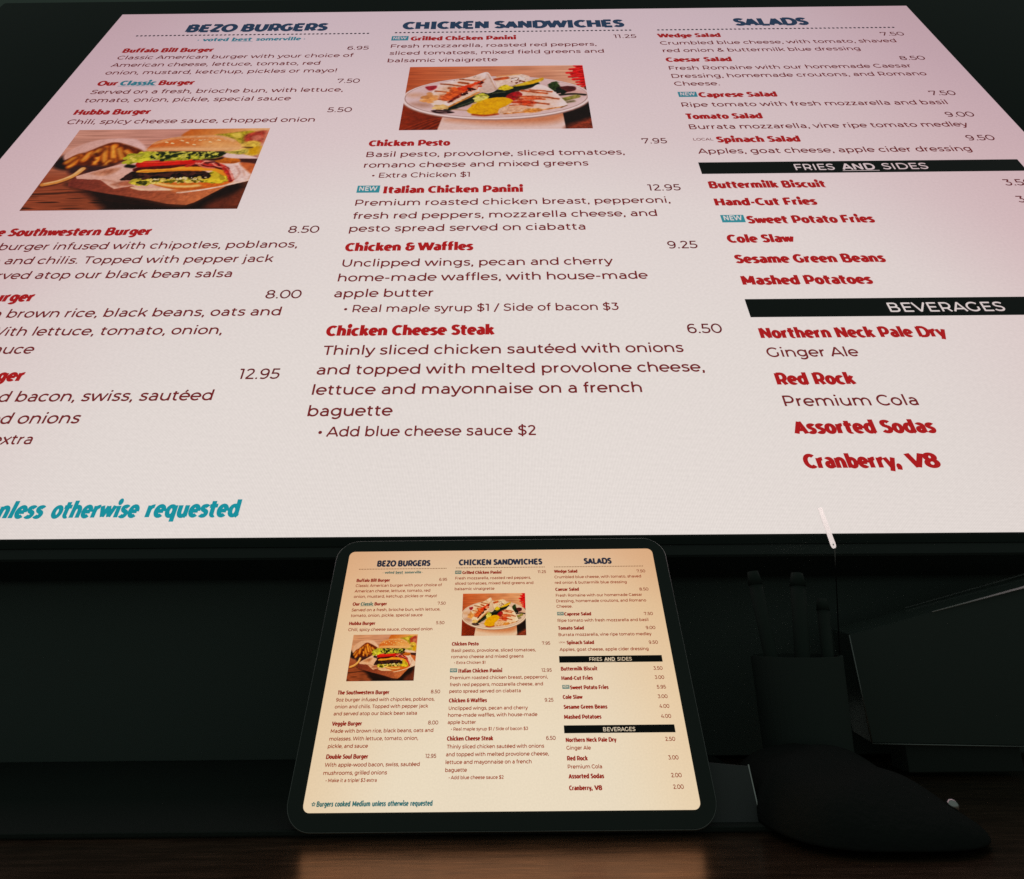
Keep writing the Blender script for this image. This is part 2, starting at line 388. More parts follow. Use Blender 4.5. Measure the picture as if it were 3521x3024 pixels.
    # bottom bun
    c.poly([(1040, 880), (1200, 890), (1450, 890), (1620, 840), (1660, 900), (1560, 960), (1380, 1000), (1230, 985), (1090, 935)], (216, 142, 66), 2, .1, col2=(186, 108, 48), gdir=(0, 1))
    c.line([(1080, 900), (1230, 945), (1400, 945), (1600, 890)], 30, (248, 214, 150), 5, .08)
    c.dots([(1530, 740), (1620, 780), (1640, 860), (1500, 860)], 30, (190, 186, 70), 30, 61, 1.5)
    c.dots([(1530, 760), (1620, 800), (1600, 860), (1500, 850)], 16, (96, 104, 36), 14, 62, 1.5)
    c.poly([(1450, 900), (1640, 820), (1700, 880), (1620, 940), (1500, 960)], (214, 126, 58), 5, .15)
    # lower lettuce, patty, cheese
    c.poly([(885, 850), (1000, 835), (1440, 830), (1490, 750), (1590, 705), (1660, 850), (1570, 905), (1400, 885), (1120, 895), (985, 935), (925, 920)], (176, 172, 62), 2, .45, 3.0)
    c.dots([(1560, 720), (1640, 830), (1560, 890), (1470, 850)], 34, (206, 190, 74), 26, 5)
    c.dots([(900, 850), (1040, 860), (1040, 930), (930, 925)], 26, (206, 200, 92), 26, 6)
    c.dots([(900, 870), (1040, 880), (1000, 920), (940, 920)], 18, (70, 76, 26), 14, 16)
    c.poly([(785, 852), (830, 765), (900, 728), (1150, 728), (1400, 718), (1475, 750), (1515, 805), (1465, 852), (1300, 842), (1100, 846), (920, 830), (862, 858)], (56, 36, 33), 2, .5, 2.0)
    c.dots([(840, 780), (1400, 750), (1480, 820), (1000, 830)], 26, (88, 56, 50), 36, 7, 2)
    c.dots([(840, 800), (1400, 770), (1480, 830), (1000, 830)], 22, (34, 20, 20), 30, 8, 2)
    c.dots([(1020, 840), (1480, 820), (1480, 890), (1050, 890)], 20, (232, 216, 130), 46, 9)
    c.dots([(1020, 850), (1460, 840), (1460, 890), (1050, 890)], 16, (112, 112, 34), 34, 10)
    c.dots([(1040, 830), (1470, 820), (1470, 850), (1060, 850)], 12, (250, 238, 190), 18, 13)
    c.poly([(860, 690), (1000, 640), (1300, 620), (1560, 640), (1640, 720), (1300, 690), (1000, 720), (880, 730)], (92, 30, 28), 3, .3, 2)
    c.poly([(895, 742), (935, 708), (1060, 700), (1160, 690), (1250, 664), (1400, 668), (1520, 686), (1600, 725), (1650, 800), (1620, 800), (1530, 735), (1400, 724), (1150, 732), (1010, 748)], (248, 196, 92), 2, .06, 1.0, col2=(232, 156, 60), gdir=(1, .6))
    c.line([(930, 735), (1100, 722), (1280, 716), (1420, 728)], 9, (214, 128, 46), 3)
    # bacon
    c.line([(1300, 650), (1380, 590), (1470, 640), (1560, 640), (1640, 740), (1690, 860)], 44, (186, 74, 66), 3, .35, 1.5)
    c.line([(1390, 640), (1450, 580), (1540, 660), (1620, 690), (1670, 790)], 13, (238, 168, 150), 2.5, .2)
    c.line([(1360, 610), (1430, 670), (1520, 690)], 16, (224, 140, 124), 2.5, .2)
    c.line([(1440, 610), (1520, 600), (1560, 650)], 20, (94, 28, 30), 3, .2)
    c.line([(1600, 680), (1660, 770), (1690, 880)], 18, (150, 48, 44), 3, .3)
    c.line([(1660, 740), (1700, 850)], 12, (240, 190, 176), 3)
    # tomato, pickle
    c.poly([(872, 600), (900, 575), (1010, 578), (1150, 558), (1280, 540), (1345, 566), (1330, 620), (1200, 640), (1040, 655), (900, 672), (866, 640)], (206, 48, 36), 2, .1, col2=(178, 34, 30), gdir=(0, 1))
    c.line([(900, 598), (1050, 600), (1200, 580), (1310, 562)], 16, (236, 110, 76), 3)
    c.line([(910, 632), (1060, 634), (1220, 612)], 16, (228, 66, 46), 4)
    c.poly([(1505, 560), (1600, 535), (1690, 545), (1722, 590), (1660, 622), (1540, 606)], (206, 142, 62), 3, .2, col2=(168, 98, 38), gdir=(0, 1))
    c.line([(1340, 560), (1400, 545), (1500, 560), (1560, 540)], 30, (60, 34, 26), 4, .3)
    # upper lettuce
    c.poly([(1550, 478), (1640, 470), (1740, 490), (1868, 545), (1700, 546), (1600, 530)], (244, 224, 216), 3, .05)
    c.poly([(765, 480), (900, 455), (930, 425), (1500, 425), (1570, 500), (1490, 545), (1340, 560), (1100, 578), (960, 556), (885, 575), (800, 630), (785, 560)], (164, 172, 66), 2, .3, 3.0)
    c.poly([(965, 425), (1240, 425), (1190, 500), (1120, 545), (1060, 530), (1040, 470)], (38, 50, 26), 4, .3, 3)
    c.poly([(1270, 430), (1560, 430), (1570, 500), (1480, 540), (1390, 535), (1330, 480)], (36, 44, 26), 4, .3, 3)
    for a in ([(1000, 560), (1020, 490), (990, 440)], [(1060, 560), (1100, 470), (1060, 440)], [(1100, 500), (1170, 460), (1230, 440)], [(1160, 560), (1220, 500), (1290, 450)], [(1240, 560), (1260, 490)], [(1380, 545), (1410, 480), (1380, 450)], [(1440, 530), (1500, 470), (1480, 450)], [(1320, 560), (1350, 510)]):
        c.line(a, 20, (178, 186, 84), 3, .4, 3)
        c.line(a, 6, (222, 222, 150), 3, .2, 2, op=.8)
    c.dots([(780, 490), (920, 460), (930, 560), (800, 610)], 40, (196, 206, 82), 24, 11, 2)
    c.dots([(790, 500), (880, 480), (860, 560), (810, 600)], 18, (226, 226, 120), 12, 14, 2)
    c.dots([(930, 440), (1500, 430), (1540, 520), (1000, 560)], 16, (196, 202, 104), 44, 71, 1.6)
    c.dots([(930, 450), (1500, 440), (1540, 530), (1000, 570)], 15, (46, 60, 28), 40, 72, 1.6)
    c.line([(800, 650), (850, 660)], 46, (30, 26, 22), 4)
    c.poly([(1570, 445), (1650, 420), (1690, 385), (1765, 430), (1720, 480), (1640, 478)], (206, 200, 112), 3, .3, 1.5)
    c.line([(1590, 450), (1700, 440)], 10, (130, 134, 56), 3)
    # top bun
    c.poly([(915, 415), (925, 360), (985, 272), (1130, 215), (1320, 198), (1500, 200), (1620, 258), (1682, 330), (1698, 395), (1640, 425), (1500, 432), (1150, 428), (960, 432)], (202, 124, 66), 1.6, .08, col2=(226, 172, 118), gdir=(1, .3))
    c.poly([(925, 420), (960, 385), (1200, 372), (1500, 372), (1690, 370), (1698, 398), (1640, 422), (1500, 428), (1150, 424)], (244, 206, 164), 12, .06)
    c.poly([(1380, 280), (1640, 300), (1690, 390), (1400, 380)], (238, 194, 140), 22, .06, op=.8)
    c.line([(960, 310), (1130, 228), (1320, 208), (1500, 212), (1620, 270)], 26, (244, 212, 176), 9, .10, op=.8)
    c.dots([(1010, 262), (1300, 210), (1500, 212), (1600, 270), (1300, 240)], 7, (244, 218, 184), 22, 21, 1.6, op=.7)
    for p in ((1052, 292), (1104, 308), (1228, 300), (1330, 262), (1180, 268), (1420, 290), (1290, 330), (1490, 262)):
        c.line([p, (p[0] + 14, p[1] + 8)], 17, (252, 228, 180), 1.5)
        c.line([(p[0] + 4, p[1] + 14), (p[0] + 18, p[1] + 20)], 7, (168, 98, 44), 2, op=.6)
    return c

def paint_panini():
    c = Canvas(330, 230, ((255, 163), (1815, 150), (1848, 1218), (205, 1235)), 40)
    U = (c.X/c.w)[..., None]; V = (c.Y/c.h)[..., None]
    c.im[:] = np.array((196, 118, 80.))*(1 - U) + np.array((238, 196, 168.))*U
    c.im *= 1 - .12*V
    c.wood(.15)
    # flower
    c.poly([(1780, 140), (1850, 140), (1850, 640), (1815, 600)], (70, 26, 24), 4, .2)
    c.poly([(1760, 140), (1830, 140), (1840, 540), (1800, 500), (1770, 400), (1750, 280)], (200, 22, 34), 4, .3, 3)
    for a, b, w in (((1815, 160), (1745, 158), 40), ((1820, 200), (1700, 222), 38), ((1820, 260), (1668, 286), 34), ((1822, 300), (1712, 316), 40), ((1822, 330), (1684, 356), 30), ((1825, 380), (1722, 400), 40), ((1826, 430), (1746, 448), 30), ((1828, 470), (1752, 490), 26), ((1828, 500), (1786, 524), 24), ((1815, 235), (1740, 250), 44)):
        c.line([a, b], w, (214, 28, 38), 2, .3)
        c.line([(a[0], a[1] + 16), (b[0] + 24, b[1] + 12)], w*.3, (140, 10, 26), 2, .2)
        c.line([(a[0] - 10, a[1] - 8), (b[0] + 10, b[1] - 3)], w*.22, (246, 92, 84), 2)
    # napkin, table in front
    c.poly([(200, 800), (575, 1030), (525, 1260), (190, 1260)], (142, 66, 36), 1.5, .12, round=False, col2=(112, 48, 26), gdir=(1, 0))
    for i in range(12):
        x = 190 + i*34
        c.line([(x, 1250), (x + 240, 1080 - i*6), (x + 380, 1030)], 9, (92, 36, 20) if i % 2 else (178, 92, 54), 3, .2, op=.5)
    c.poly([(574, 1000), (1610, 920), (1622, 1260), (524, 1260)], (240, 222, 212), 2, .03, round=False)
    c.poly([(640, 1050), (1600, 930), (1600, 1060), (1450, 1130), (1100, 1140), (800, 1110)], (206, 146, 112), 22, .05, op=.9)
    c.poly([(1596, 900), (1900, 700), (1870, 1240), (1618, 1240)], (42, 32, 31), 1.5, .1, round=False)
    c.poly([(1640, 1160), (1740, 1100), (1870, 1040), (1870, 1240), (1625, 1240)], (138, 76, 56), 14, .25)
    # plate
    E = lambda rx, ry, cx=1030, cy=708, n=48: [(cx + rx*math.cos(2*math.pi*i/n), cy + ry*math.sin(2*math.pi*i/n) - .02*rx*math.cos(2*math.pi*i/n)) for i in range(n)]
    c.poly(E(830, 372), (176, 150, 140), 4, .03, round=False)
    c.poly(E(822, 360, cy=700), (250, 242, 236), 1.5, .02, round=False)
    c.poly(E(800, 340, cy=692), (150, 128, 118), 1.5, .02, round=False)
    c.poly(E(794, 336, cy=690), (236, 220, 216), 1.5, .02, round=False)
    c.poly(E(660, 262, cy=690), (216, 194, 188), 40, .03, round=False)
    c.poly([(250, 640), (330, 620), (390, 640), (370, 680), (290, 690)], (222, 190, 168), 14, .05)
    c.poly([(290, 790), (400, 780), (470, 820), (420, 860), (320, 840)], (190, 160, 144), 16, .05)
    c.poly([(1640, 560), (1800, 600), (1790, 690), (1600, 640)], (226, 196, 186), 14, .05)
    # back greens
    c.line([(620, 870), (720, 810), (840, 730), (900, 680)], 96, (32, 42, 32), 4, .35, 2)
    c.line([(940, 650), (1100, 600), (1240, 540), (1370, 470)], 92, (36, 44, 30), 4, .35, 2)
    c.line([(950, 690), (1180, 650)], 80, (26, 32, 30), 4, .3, 2)
    c.line([(700, 850), (820, 770)], 14, (96, 104, 82), 4)
    c.line([(1000, 630), (1110, 610)], 10, (110, 116, 96), 4)
    # wrap behind
    c.poly([(1010, 375), (1110, 330), (1240, 298), (1330, 350), (1300, 430), (1150, 500), (1080, 570), (1040, 540), (1025, 450)], (244, 228, 208), 2, .12, 1)
    c.poly([(1012, 380), (1130, 345), (1140, 385), (1030, 412)], (192, 108, 68), 4, .25)
    c.line([(1040, 345), (1240, 302)], 18, (226, 178, 130), 3, .1)
    c.dots([(1150, 370), (1280, 350), (1300, 430), (1180, 460)], 18, (120, 72, 50), 26, 3)
    c.dots([(1150, 360), (1290, 350), (1290, 420), (1180, 450)], 20, (246, 232, 214), 22, 4)
    c.poly([(1180, 510), (1290, 440), (1400, 385), (1450, 372), (1430, 430), (1290, 500)], (198, 180, 70), 3, .25, 1)
    c.poly([(1290, 470), (1400, 395), (1450, 375), (1420, 430), (1330, 480)], (232, 192, 52), 3, .15, 1)
    c.poly([(1050, 560), (1080, 500), (1140, 495), (1180, 545), (1120, 580)], (214, 200, 66), 3, .3, 2)
    # wrap on the left
    c.poly([(462, 640), (485, 560), (545, 460), (700, 392), (830, 330), (945, 262), (985, 330), (1010, 430), (1032, 570), (960, 630), (880, 605), (760, 720), (640, 830), (560, 880), (500, 850), (468, 720)], (255, 250, 240), 1.6, .04)
    c.poly([(945, 268), (975, 330), (1000, 440), (1032, 565), (955, 622), (885, 596), (902, 480), (930, 380)], (238, 226, 214), 2, .06, col2=(222, 204, 188), gdir=(.3, 1))
    c.line([(960, 300), (1000, 450), (1030, 565)], 10, (206, 178, 156), 3)
    for a, w in (([(545, 468), (640, 482), (760, 520)], 22), ([(712, 388), (790, 402), (890, 420)], 20), ([(500, 588), (580, 604), (640, 620)], 22), ([(488, 718), (560, 734), (600, 746)], 22), ([(705, 440), (780, 462)], 34), ([(620, 540), (690, 560)], 40)):
        c.line(a, w, (176, 98, 54), 3.5, .3, 1)
        c.line(a, w*.4, (122, 58, 30), 3, .2)
    c.poly([(800, 470), (880, 430), (930, 390), (900, 470), (850, 540), (780, 600), (720, 680), (650, 740), (560, 740), (545, 660), (620, 640), (620, 560), (700, 560)], (206, 98, 52), 5, .4, 3)
    for q in ([(520, 540), (640, 470), (760, 500), (700, 600), (560, 640)], [(480, 640), (600, 620), (590, 740), (490, 740)], [(640, 740), (800, 620), (880, 600), (740, 720)], [(700, 400), (860, 340), (900, 390), (740, 440)]):
        c.poly(q, (214, 160, 116), 22, .2, 3, op=.45)
    c.dots([(800, 480), (900, 430), (860, 540), (700, 690), (600, 720)], 34, (214, 84, 40), 26, 31, 2)
    c.dots([(640, 560), (700, 560), (680, 700), (560, 720)], 30, (224, 120, 66), 20, 32, 2)
    c.line([(905, 440), (850, 520), (780, 600), (690, 690), (620, 780)], 30, (110, 44, 32), 4, .5, 2)
    c.dots([(860, 500), (900, 460), (760, 640), (680, 720)], 18, (236, 176, 150), 26, 33)
    c.dots([(800, 560), (840, 540), (740, 680), (700, 700)], 18, (64, 26, 24), 16, 34)
    c.line([(880, 610), (760, 725), (640, 835), (580, 880)], 22, (216, 160, 96), 3, .25, 1)
    c.line([(860, 590), (740, 700), (630, 800)], 10, (246, 224, 190), 3)
    c.poly([(460, 760), (560, 770), (570, 850), (500, 850)], (250, 240, 224), 4, .05)
    c.dots([(400, 690), (470, 660), (470, 780), (420, 790)], 36, (222, 168, 112), 18, 35, 3, op=.8)
    c.dots([(520, 840), (630, 820), (620, 880), (540, 890)], 28, (240, 210, 150), 16, 36, 2)
    c.poly([(405, 520), (450, 500), (505, 498), (500, 548), (445, 580)], (170, 62, 76), 3, .2)
    c.dots([(600, 420), (900, 300), (880, 330), (640, 420)], 6, (120, 110, 96), 8, 37)
    # leaf, beetroot, yellow beet
    c.poly([(835, 705), (880, 640), (930, 640), (968, 690), (930, 760), (870, 785), (840, 755)], (196, 200, 92), 3, .35, 3)
    c.dots([(850, 700), (930, 650), (950, 720), (870, 770)], 18, (226, 228, 140), 14, 38)
    c.line([(950, 640), (1000, 650)], 8, (60, 70, 40), 2)
    c.poly([(1115, 690), (1180, 615), (1285, 618), (1225, 725), (1170, 755)], (152, 30, 44), 3, .25, 1)
    c.poly([(785, 900), (830, 825), (890, 770), (960, 720), (1060, 702), (1140, 716), (1176, 770), (1120, 840), (1055, 900), (1030, 972), (900, 992), (800, 958)], (232, 186, 28), 2, .1, 1.5)
    for k in (1, .8, .6, .42, .25):
        c.line([(970 + 150*k*math.cos(t), 850 + 110*k*math.sin(t)) for t in np.linspace(.2, 5.2, 14)], 8, (204, 152, 12), 3, .2, op=.5)
    c.line([(830, 985), (930, 1000), (1040, 978)], 26, (170, 88, 44), 4, .2)
    c.line([(640, 900), (760, 912), (800, 930)], 8, (170, 140, 90), 3)
    c.poly([(470, 915), (560, 905), (670, 945), (600, 965), (510, 955)], (58, 38, 40), 3, .3)
    c.line([(520, 925), (600, 945)], 12, (150, 130, 126), 3)
    # wrap on the right
    c.poly([(1500, 560), (1500, 480), (1540, 430), (1585, 450), (1590, 520), (1680, 560), (1640, 610), (1560, 620)], (58, 78, 44), 3, .4, 3)
    c.poly([(1570, 545), (1650, 515), (1725, 530), (1720, 590), (1620, 620)], (96, 46, 48), 3, .25, 1)
    c.dots([(1560, 560), (1650, 560), (1620, 640), (1570, 630)], 26, (34, 40, 32), 12, 51)
    c.line([(1590, 665), (1700, 650), (1805, 665)], 30, (48, 48, 40), 3, .3)
    c.line([(1610, 745), (1735, 690)], 58, (176, 172, 110), 3, .2, col2=(120, 122, 66), gdir=(0, 1))
    c.line([(1600, 800), (1700, 770)], 30, (116, 112, 84), 6, .2)
    c.poly([(1235, 595), (1320, 575), (1390, 488), (1445, 498), (1510, 560), (1580, 680), (1645, 830), (1570, 885), (1380, 930), (1090, 978), (1058, 905), (1130, 840), (1200, 765), (1262, 660)], (255, 250, 241), 1.6, .04, .5)
    c.poly([(1058, 905), (1130, 845), (1250, 860), (1400, 890), (1560, 870), (1640, 835), (1580, 888), (1380, 932), (1090, 980)], (240, 222, 200), 3, .15)
    for a, w in (([(1258, 590), (1350, 610), (1470, 640)], 26), ([(1330, 580), (1420, 590), (1515, 612)], 20), ([(1232, 690), (1340, 690), (1450, 700), (1570, 735)], 22), ([(1205, 735), (1330, 728), (1450, 738)], 22), ([(1175, 785), (1300, 780), (1400, 800), (1480, 818)], 24), ([(1150, 835), (1260, 830), (1340, 850)], 16)):
        c.line(a, w, (196, 98, 50), 4, .3, 1.2)
        c.line(a, w*.4, (132, 60, 30), 3, .2, op=.8)
    for q in ([(1240, 600), (1400, 590), (1500, 640), (1380, 680), (1260, 660)], [(1210, 700), (1480, 690), (1560, 760), (1340, 760)], [(1120, 850), (1300, 800), (1520, 830), (1460, 890), (1200, 900)], [(1070, 910), (1240, 880), (1240, 950), (1090, 970)]):
        c.poly(q, (218, 150, 104), 24, .2, 3, op=.42)
    c.poly([(1180, 790), (1240, 740), (1340, 760), (1370, 820), (1280, 830)], (204, 78, 38), 8, .3, 2, op=.85)
    c.poly([(1270, 690), (1380, 700), (1430, 740), (1280, 730)], (204, 96, 56), 7, .3, 2, op=.7)
    c.line([(1100, 972), (1250, 950), (1400, 922), (1600, 860)], 14, (206, 140, 80), 3, .3, 1)
    c.poly([(1260, 930), (1320, 890), (1420, 895), (1400, 940), (1290, 960)], (230, 160, 78), 6, .3, 2, op=.8)
    c.line([(1640, 840), (1590, 875)], 10, (110, 80, 56), 3)
    return c
# ---------------------------------------------------------------- lettering: centre-line letter skeletons in a 1000 unit em, stroked into flat mesh
def arc(cx, cy, rx, ry, a0, a1, n=None):
    n = n or max(4, int(abs(a1 - a0)/15))
    return [(cx + rx*math.cos(math.radians(a0 + (a1 - a0)*i/n)), cy + ry*math.sin(math.radians(a0 + (a1 - a0)*i/n))) for i in range(n + 1)]

def spl(p, n=4):
    p = np.array(p, float); m = len(p); out = []
    for i in range(m - 1):
        a, b, c, d = p[max(i - 1, 0)], p[i], p[i + 1], p[min(i + 2, m - 1)]
        for t in np.linspace(0, 1, n, endpoint=False):
            out.append(tuple(.5*(2*b + (c - a)*t + (2*a - 5*b + 4*c - d)*t*t + (3*b - a - 3*c + d)*t**3)))
    out.append(tuple(p[-1])); return out

T, B, XT = 660, 40, 488
G = {
 ' ': (265, []),
 'a': (590, [[(470, 0), (470, 312)] + arc(292, 312, 178, 176, 0, 142)[1:], [(470, 292), (265, 292)] + arc(265, 165, 158, 127, 90, 270)[1:] + arc(300, 165, 170, 127, 270, 352)]),
 'b': (672, [[(118, 0), (118, 742)], arc(350, 262, 232, 228, 0, 360, 26)]),
 'c': (562, [arc(306, 262, 232, 228, 42, 318)]),
 'd': (672, [[(554, 0), (554, 742)], arc(322, 262, 232, 228, 0, 360, 26)]),
 'e': (612, [[(90, 258), (552, 258)], [(545, 240)] + arc(306, 262, 240, 228, 0, 316)]),
 'é': (612, [[(90, 258), (552, 258)], [(545, 240)] + arc(306, 262, 240, 228, 0, 316), [(270, 580), (380, 715)]]),
 'f': (358, [[(168, 0), (168, 590)] + arc(294, 590, 126, 114, 180, 70)[1:], [(42, 484), (330, 484)]]),
 'g': (680, [arc(322, 276, 230, 214, 0, 360, 26), [(558, 525), (558, 40)] + arc(338, 30, 220, 186, 0, -142)[1:]]),
 'h': (668, [[(118, 0), (118, 742)], arc(334, 282, 216, 206, 180, 0) + [(550, 0)]]),
 'i': (270, [[(135, 0), (135, 525)], [(83, 688), (187, 688)]]),
 'j': (275, [[(140, 525), (140, -60)] + arc(30, -60, 110, 100, 0, -100)[1:], [(88, 688), (192, 688)]]),
 'k': (605, [[(118, 0), (118, 742)], [(522, 525), (140, 160)], [(290, 300), (548, 0)]]),
 'l': (270, [[(135, 0), (135, 742)]]),
 'm': (1045, [[(118, 0), (118, 525)], arc(320, 282, 202, 206, 180, 0) + [(522, 0)], arc(724, 282, 202, 206, 180, 0) + [(926, 0)]]),
 'n': (668, [[(118, 0), (118, 525)], arc(334, 282, 216, 206, 180, 0) + [(550, 0)]]),
 'o': (640, [arc(320, 262, 238, 228, 0, 360, 28)]),
 'p': (672, [[(118, -194), (118, 525)], arc(350, 262, 232, 228, 0, 360, 26)]),
 'q': (672, [[(554, -194), (554, 525)], arc(322, 262, 232, 228, 0, 360, 26)]),
 'r': (402, [[(118, 0), (118, 525)], arc(348, 270, 230, 218, 180, 92)]),
 's': (498, [spl([(440, 440), (350, 482), (255, 490), (150, 468), (104, 392), (150, 318), (255, 278), (365, 240), (418, 160), (370, 64), (250, 34), (140, 52), (62, 104)])]),
 't': (418, [[(166, 640), (166, 160)] + arc(284, 160, 118, 124, 180, 305)[1:], [(42, 484), (350, 484)]]),
 'u': (664, [[(112, 525), (112, 244)] + arc(328, 244, 216, 208, 180, 360)[1:], [(546, 525), (546, 0)]]),
 'v': (550, [[(26, 525), (275, 12), (524, 525)]]),
 'w': (892, [[(30, 525), (232, 12), (446, 512), (660, 12), (862, 525)]]),
 'x': (545, [[(40, 525), (508, 0)], [(508, 525), (36, 0)]]),
 'y': (550, [[(26, 525), (280, 0)], spl([(526, 525), (270, -40), (215, -130), (130, -160), (40, -122)], 3)]),
 'z': (515, [[(52, XT), (432, XT), (66, B), (468, B)]]),
 'A': (735, [[(34, 0), (367, 690), (700, 0)], [(160, 200), (574, 200)]]),
 'B': (758, [[(152, 0), (152, 700)], [(152, T), (430, T)] + arc(430, 510, 150, 150, 90, -90)[1:] + [(152, 360)], [(152, 360), (465, 360)] + arc(465, 200, 168, 160, 90, -90)[1:] + [(152, B)]]),
 'C': (730, [arc(408, 350, 330, 318, 44, 316)]),
 'D': (836, [[(152, 0), (152, 700)], [(152, T), (400, T)] + arc(420, 350, 322, 310, 90, -90)[1:] + [(152, B)]]),
 'E': (668, [[(152, 0), (152, 700)], [(152, T), (604, T)], [(152, 356), (548, 356)], [(152, B), (616, B)]]),
 'F': (632, [[(152, 0), (152, 700)], [(152, T), (604, T)], [(152, 322), (548, 322)]]),
 'G': (788, [arc(408, 350, 330, 318, 44, 318) , [(652, 350), (652, 110)]]),
 'H': (820, [[(152, 0), (152, 700)], [(668, 0), (668, 700)], [(152, 356), (668, 356)]]),
 'I': (304, [[(152, 0), (152, 700)]]),
 'K': (724, [[(152, 0), (152, 700)], [(622, 700), (160, 220)], [(330, 400), (660, 0)]]),
 'L': (598, [[(152, 0), (152, 700)], [(152, B), (580, B)]]),
 'M': (960, [[(152, 0), (152, 680), (480, 150), (806, 680), (806, 0)]]),
 'N': (824, [[(152, 0), (152, 672), (672, 28), (672, 700)]]),
 'O': (850, [arc(426, 350, 346, 318, 0, 360, 32)]),
 'P': (724, [[(152, 0), (152, 700)], [(152, T), (410, T)] + arc(410, 455, 206, 205, 90, -90)[1:] + [(152, 250)]]),
 'R': (732, [[(152, 0), (152, 700)], [(152, T), (410, T)] + arc(410, 455, 206, 205, 90, -90)[1:] + [(152, 250)], [(430, 250), (612, 0)]]),
 'S': (634, [spl([(548, 590), (440, 648), (320, 662), (180, 628), (118, 520), (180, 412), (320, 362), (460, 316), (534, 200), (465, 78), (310, 36), (170, 62), (62, 134)])]),
 'T': (596, [[(18, T), (578, T)], [(298, 0), (298, 660)]]),
 'U': (796, [[(142, 700), (142, 298)] + arc(398, 298, 256, 262, 180, 360)[1:] + [(654, 700)]]),
 'V': (706, [[(24, 700), (353, 12), (682, 700)]]),
 'W': (1110, [[(30, 700), (282, 16), (556, 690), (828, 16), (1080, 700)]]),
 'Z': (660, [[(70, T), (570, T), (90, B), (600, B)]]),
 '0': (665, [arc(332, 350, 262, 318, 0, 360, 28)]),
 '1': (372, [[(24, T), (216, T)], [(216, 0), (216, 700)]]),
 '2': (575, [spl([(74, 560), (150, 636), (270, 664), (400, 622), (446, 505), (400, 390), (280, 260), (90, B)], 4) + [(530, B)]]),
 '3': (572, [[(70, T), (458, T), (270, 412)], spl([(270, 402), (380, 392), (470, 320), (480, 210), (410, 80), (260, 36), (140, 58), (50, 124)])]),
 '4': (668, [[(470, 0), (470, 380)], [(385, 700), (80, 176), (630, 176)]]),
 '5': (575, [[(490, T), (148, T), (120, 380), (250, 388)], spl([(220, 388), (380, 376), (478, 300), (484, 196), (410, 76), (260, 36), (140, 58), (46, 124)])]),
 '6': (616, [arc(322, 226, 214, 190, 0, 360, 24), spl([(108, 226), (106, 350), (140, 540), (260, 650), (400, 662), (510, 630)])]),
 '7': (600, [[(66, 500), (66, T), (530, T), (214, 0)]]),
 '8': (644, [arc(322, 512, 196, 150, 0, 360, 24), arc(322, 200, 230, 166, 0, 360, 24)]),
 '9': (616, [arc(296, 474, 214, 190, 0, 360, 24), spl([(510, 474), (512, 350), (478, 160), (358, 50), (218, 38), (108, 70)])]),
 '.': (224, [[(60, 46), (164, 46)]]),
 ',': (224, [[(60, 46), (164, 46)], [(132, 46), (84, -110)]]),
 '!': (270, [[(135, 210), (135, 700)], [(83, 46), (187, 46)]]),
 '-': (398, [[(62, 262), (336, 262)]]),
 '/': (380, [[(26, -90), (352, 740)]]),
 '$': (628, [spl([(540, 568), (440, 634), (320, 650), (180, 618), (118, 516), (180, 410), (320, 362), (460, 316), (534, 204), (465, 90), (310, 48), (170, 70), (62, 140)]), [(320, -90), (320, 790)]]),
 '•': (300, [[(90, 300), (210, 300)]]),
 '&': (680, [spl([(620, 30), (300, 400), (190, 510), (210, 620), (310, 662), (400, 610), (390, 510), (180, 350), (86, 210), (130, 80), (270, 36), (430, 80), (560, 290)])]),
}
DOT = {('i', 1), ('j', 1), ('.', 0), (',', 0), ('!', 1), ('•', 0)}
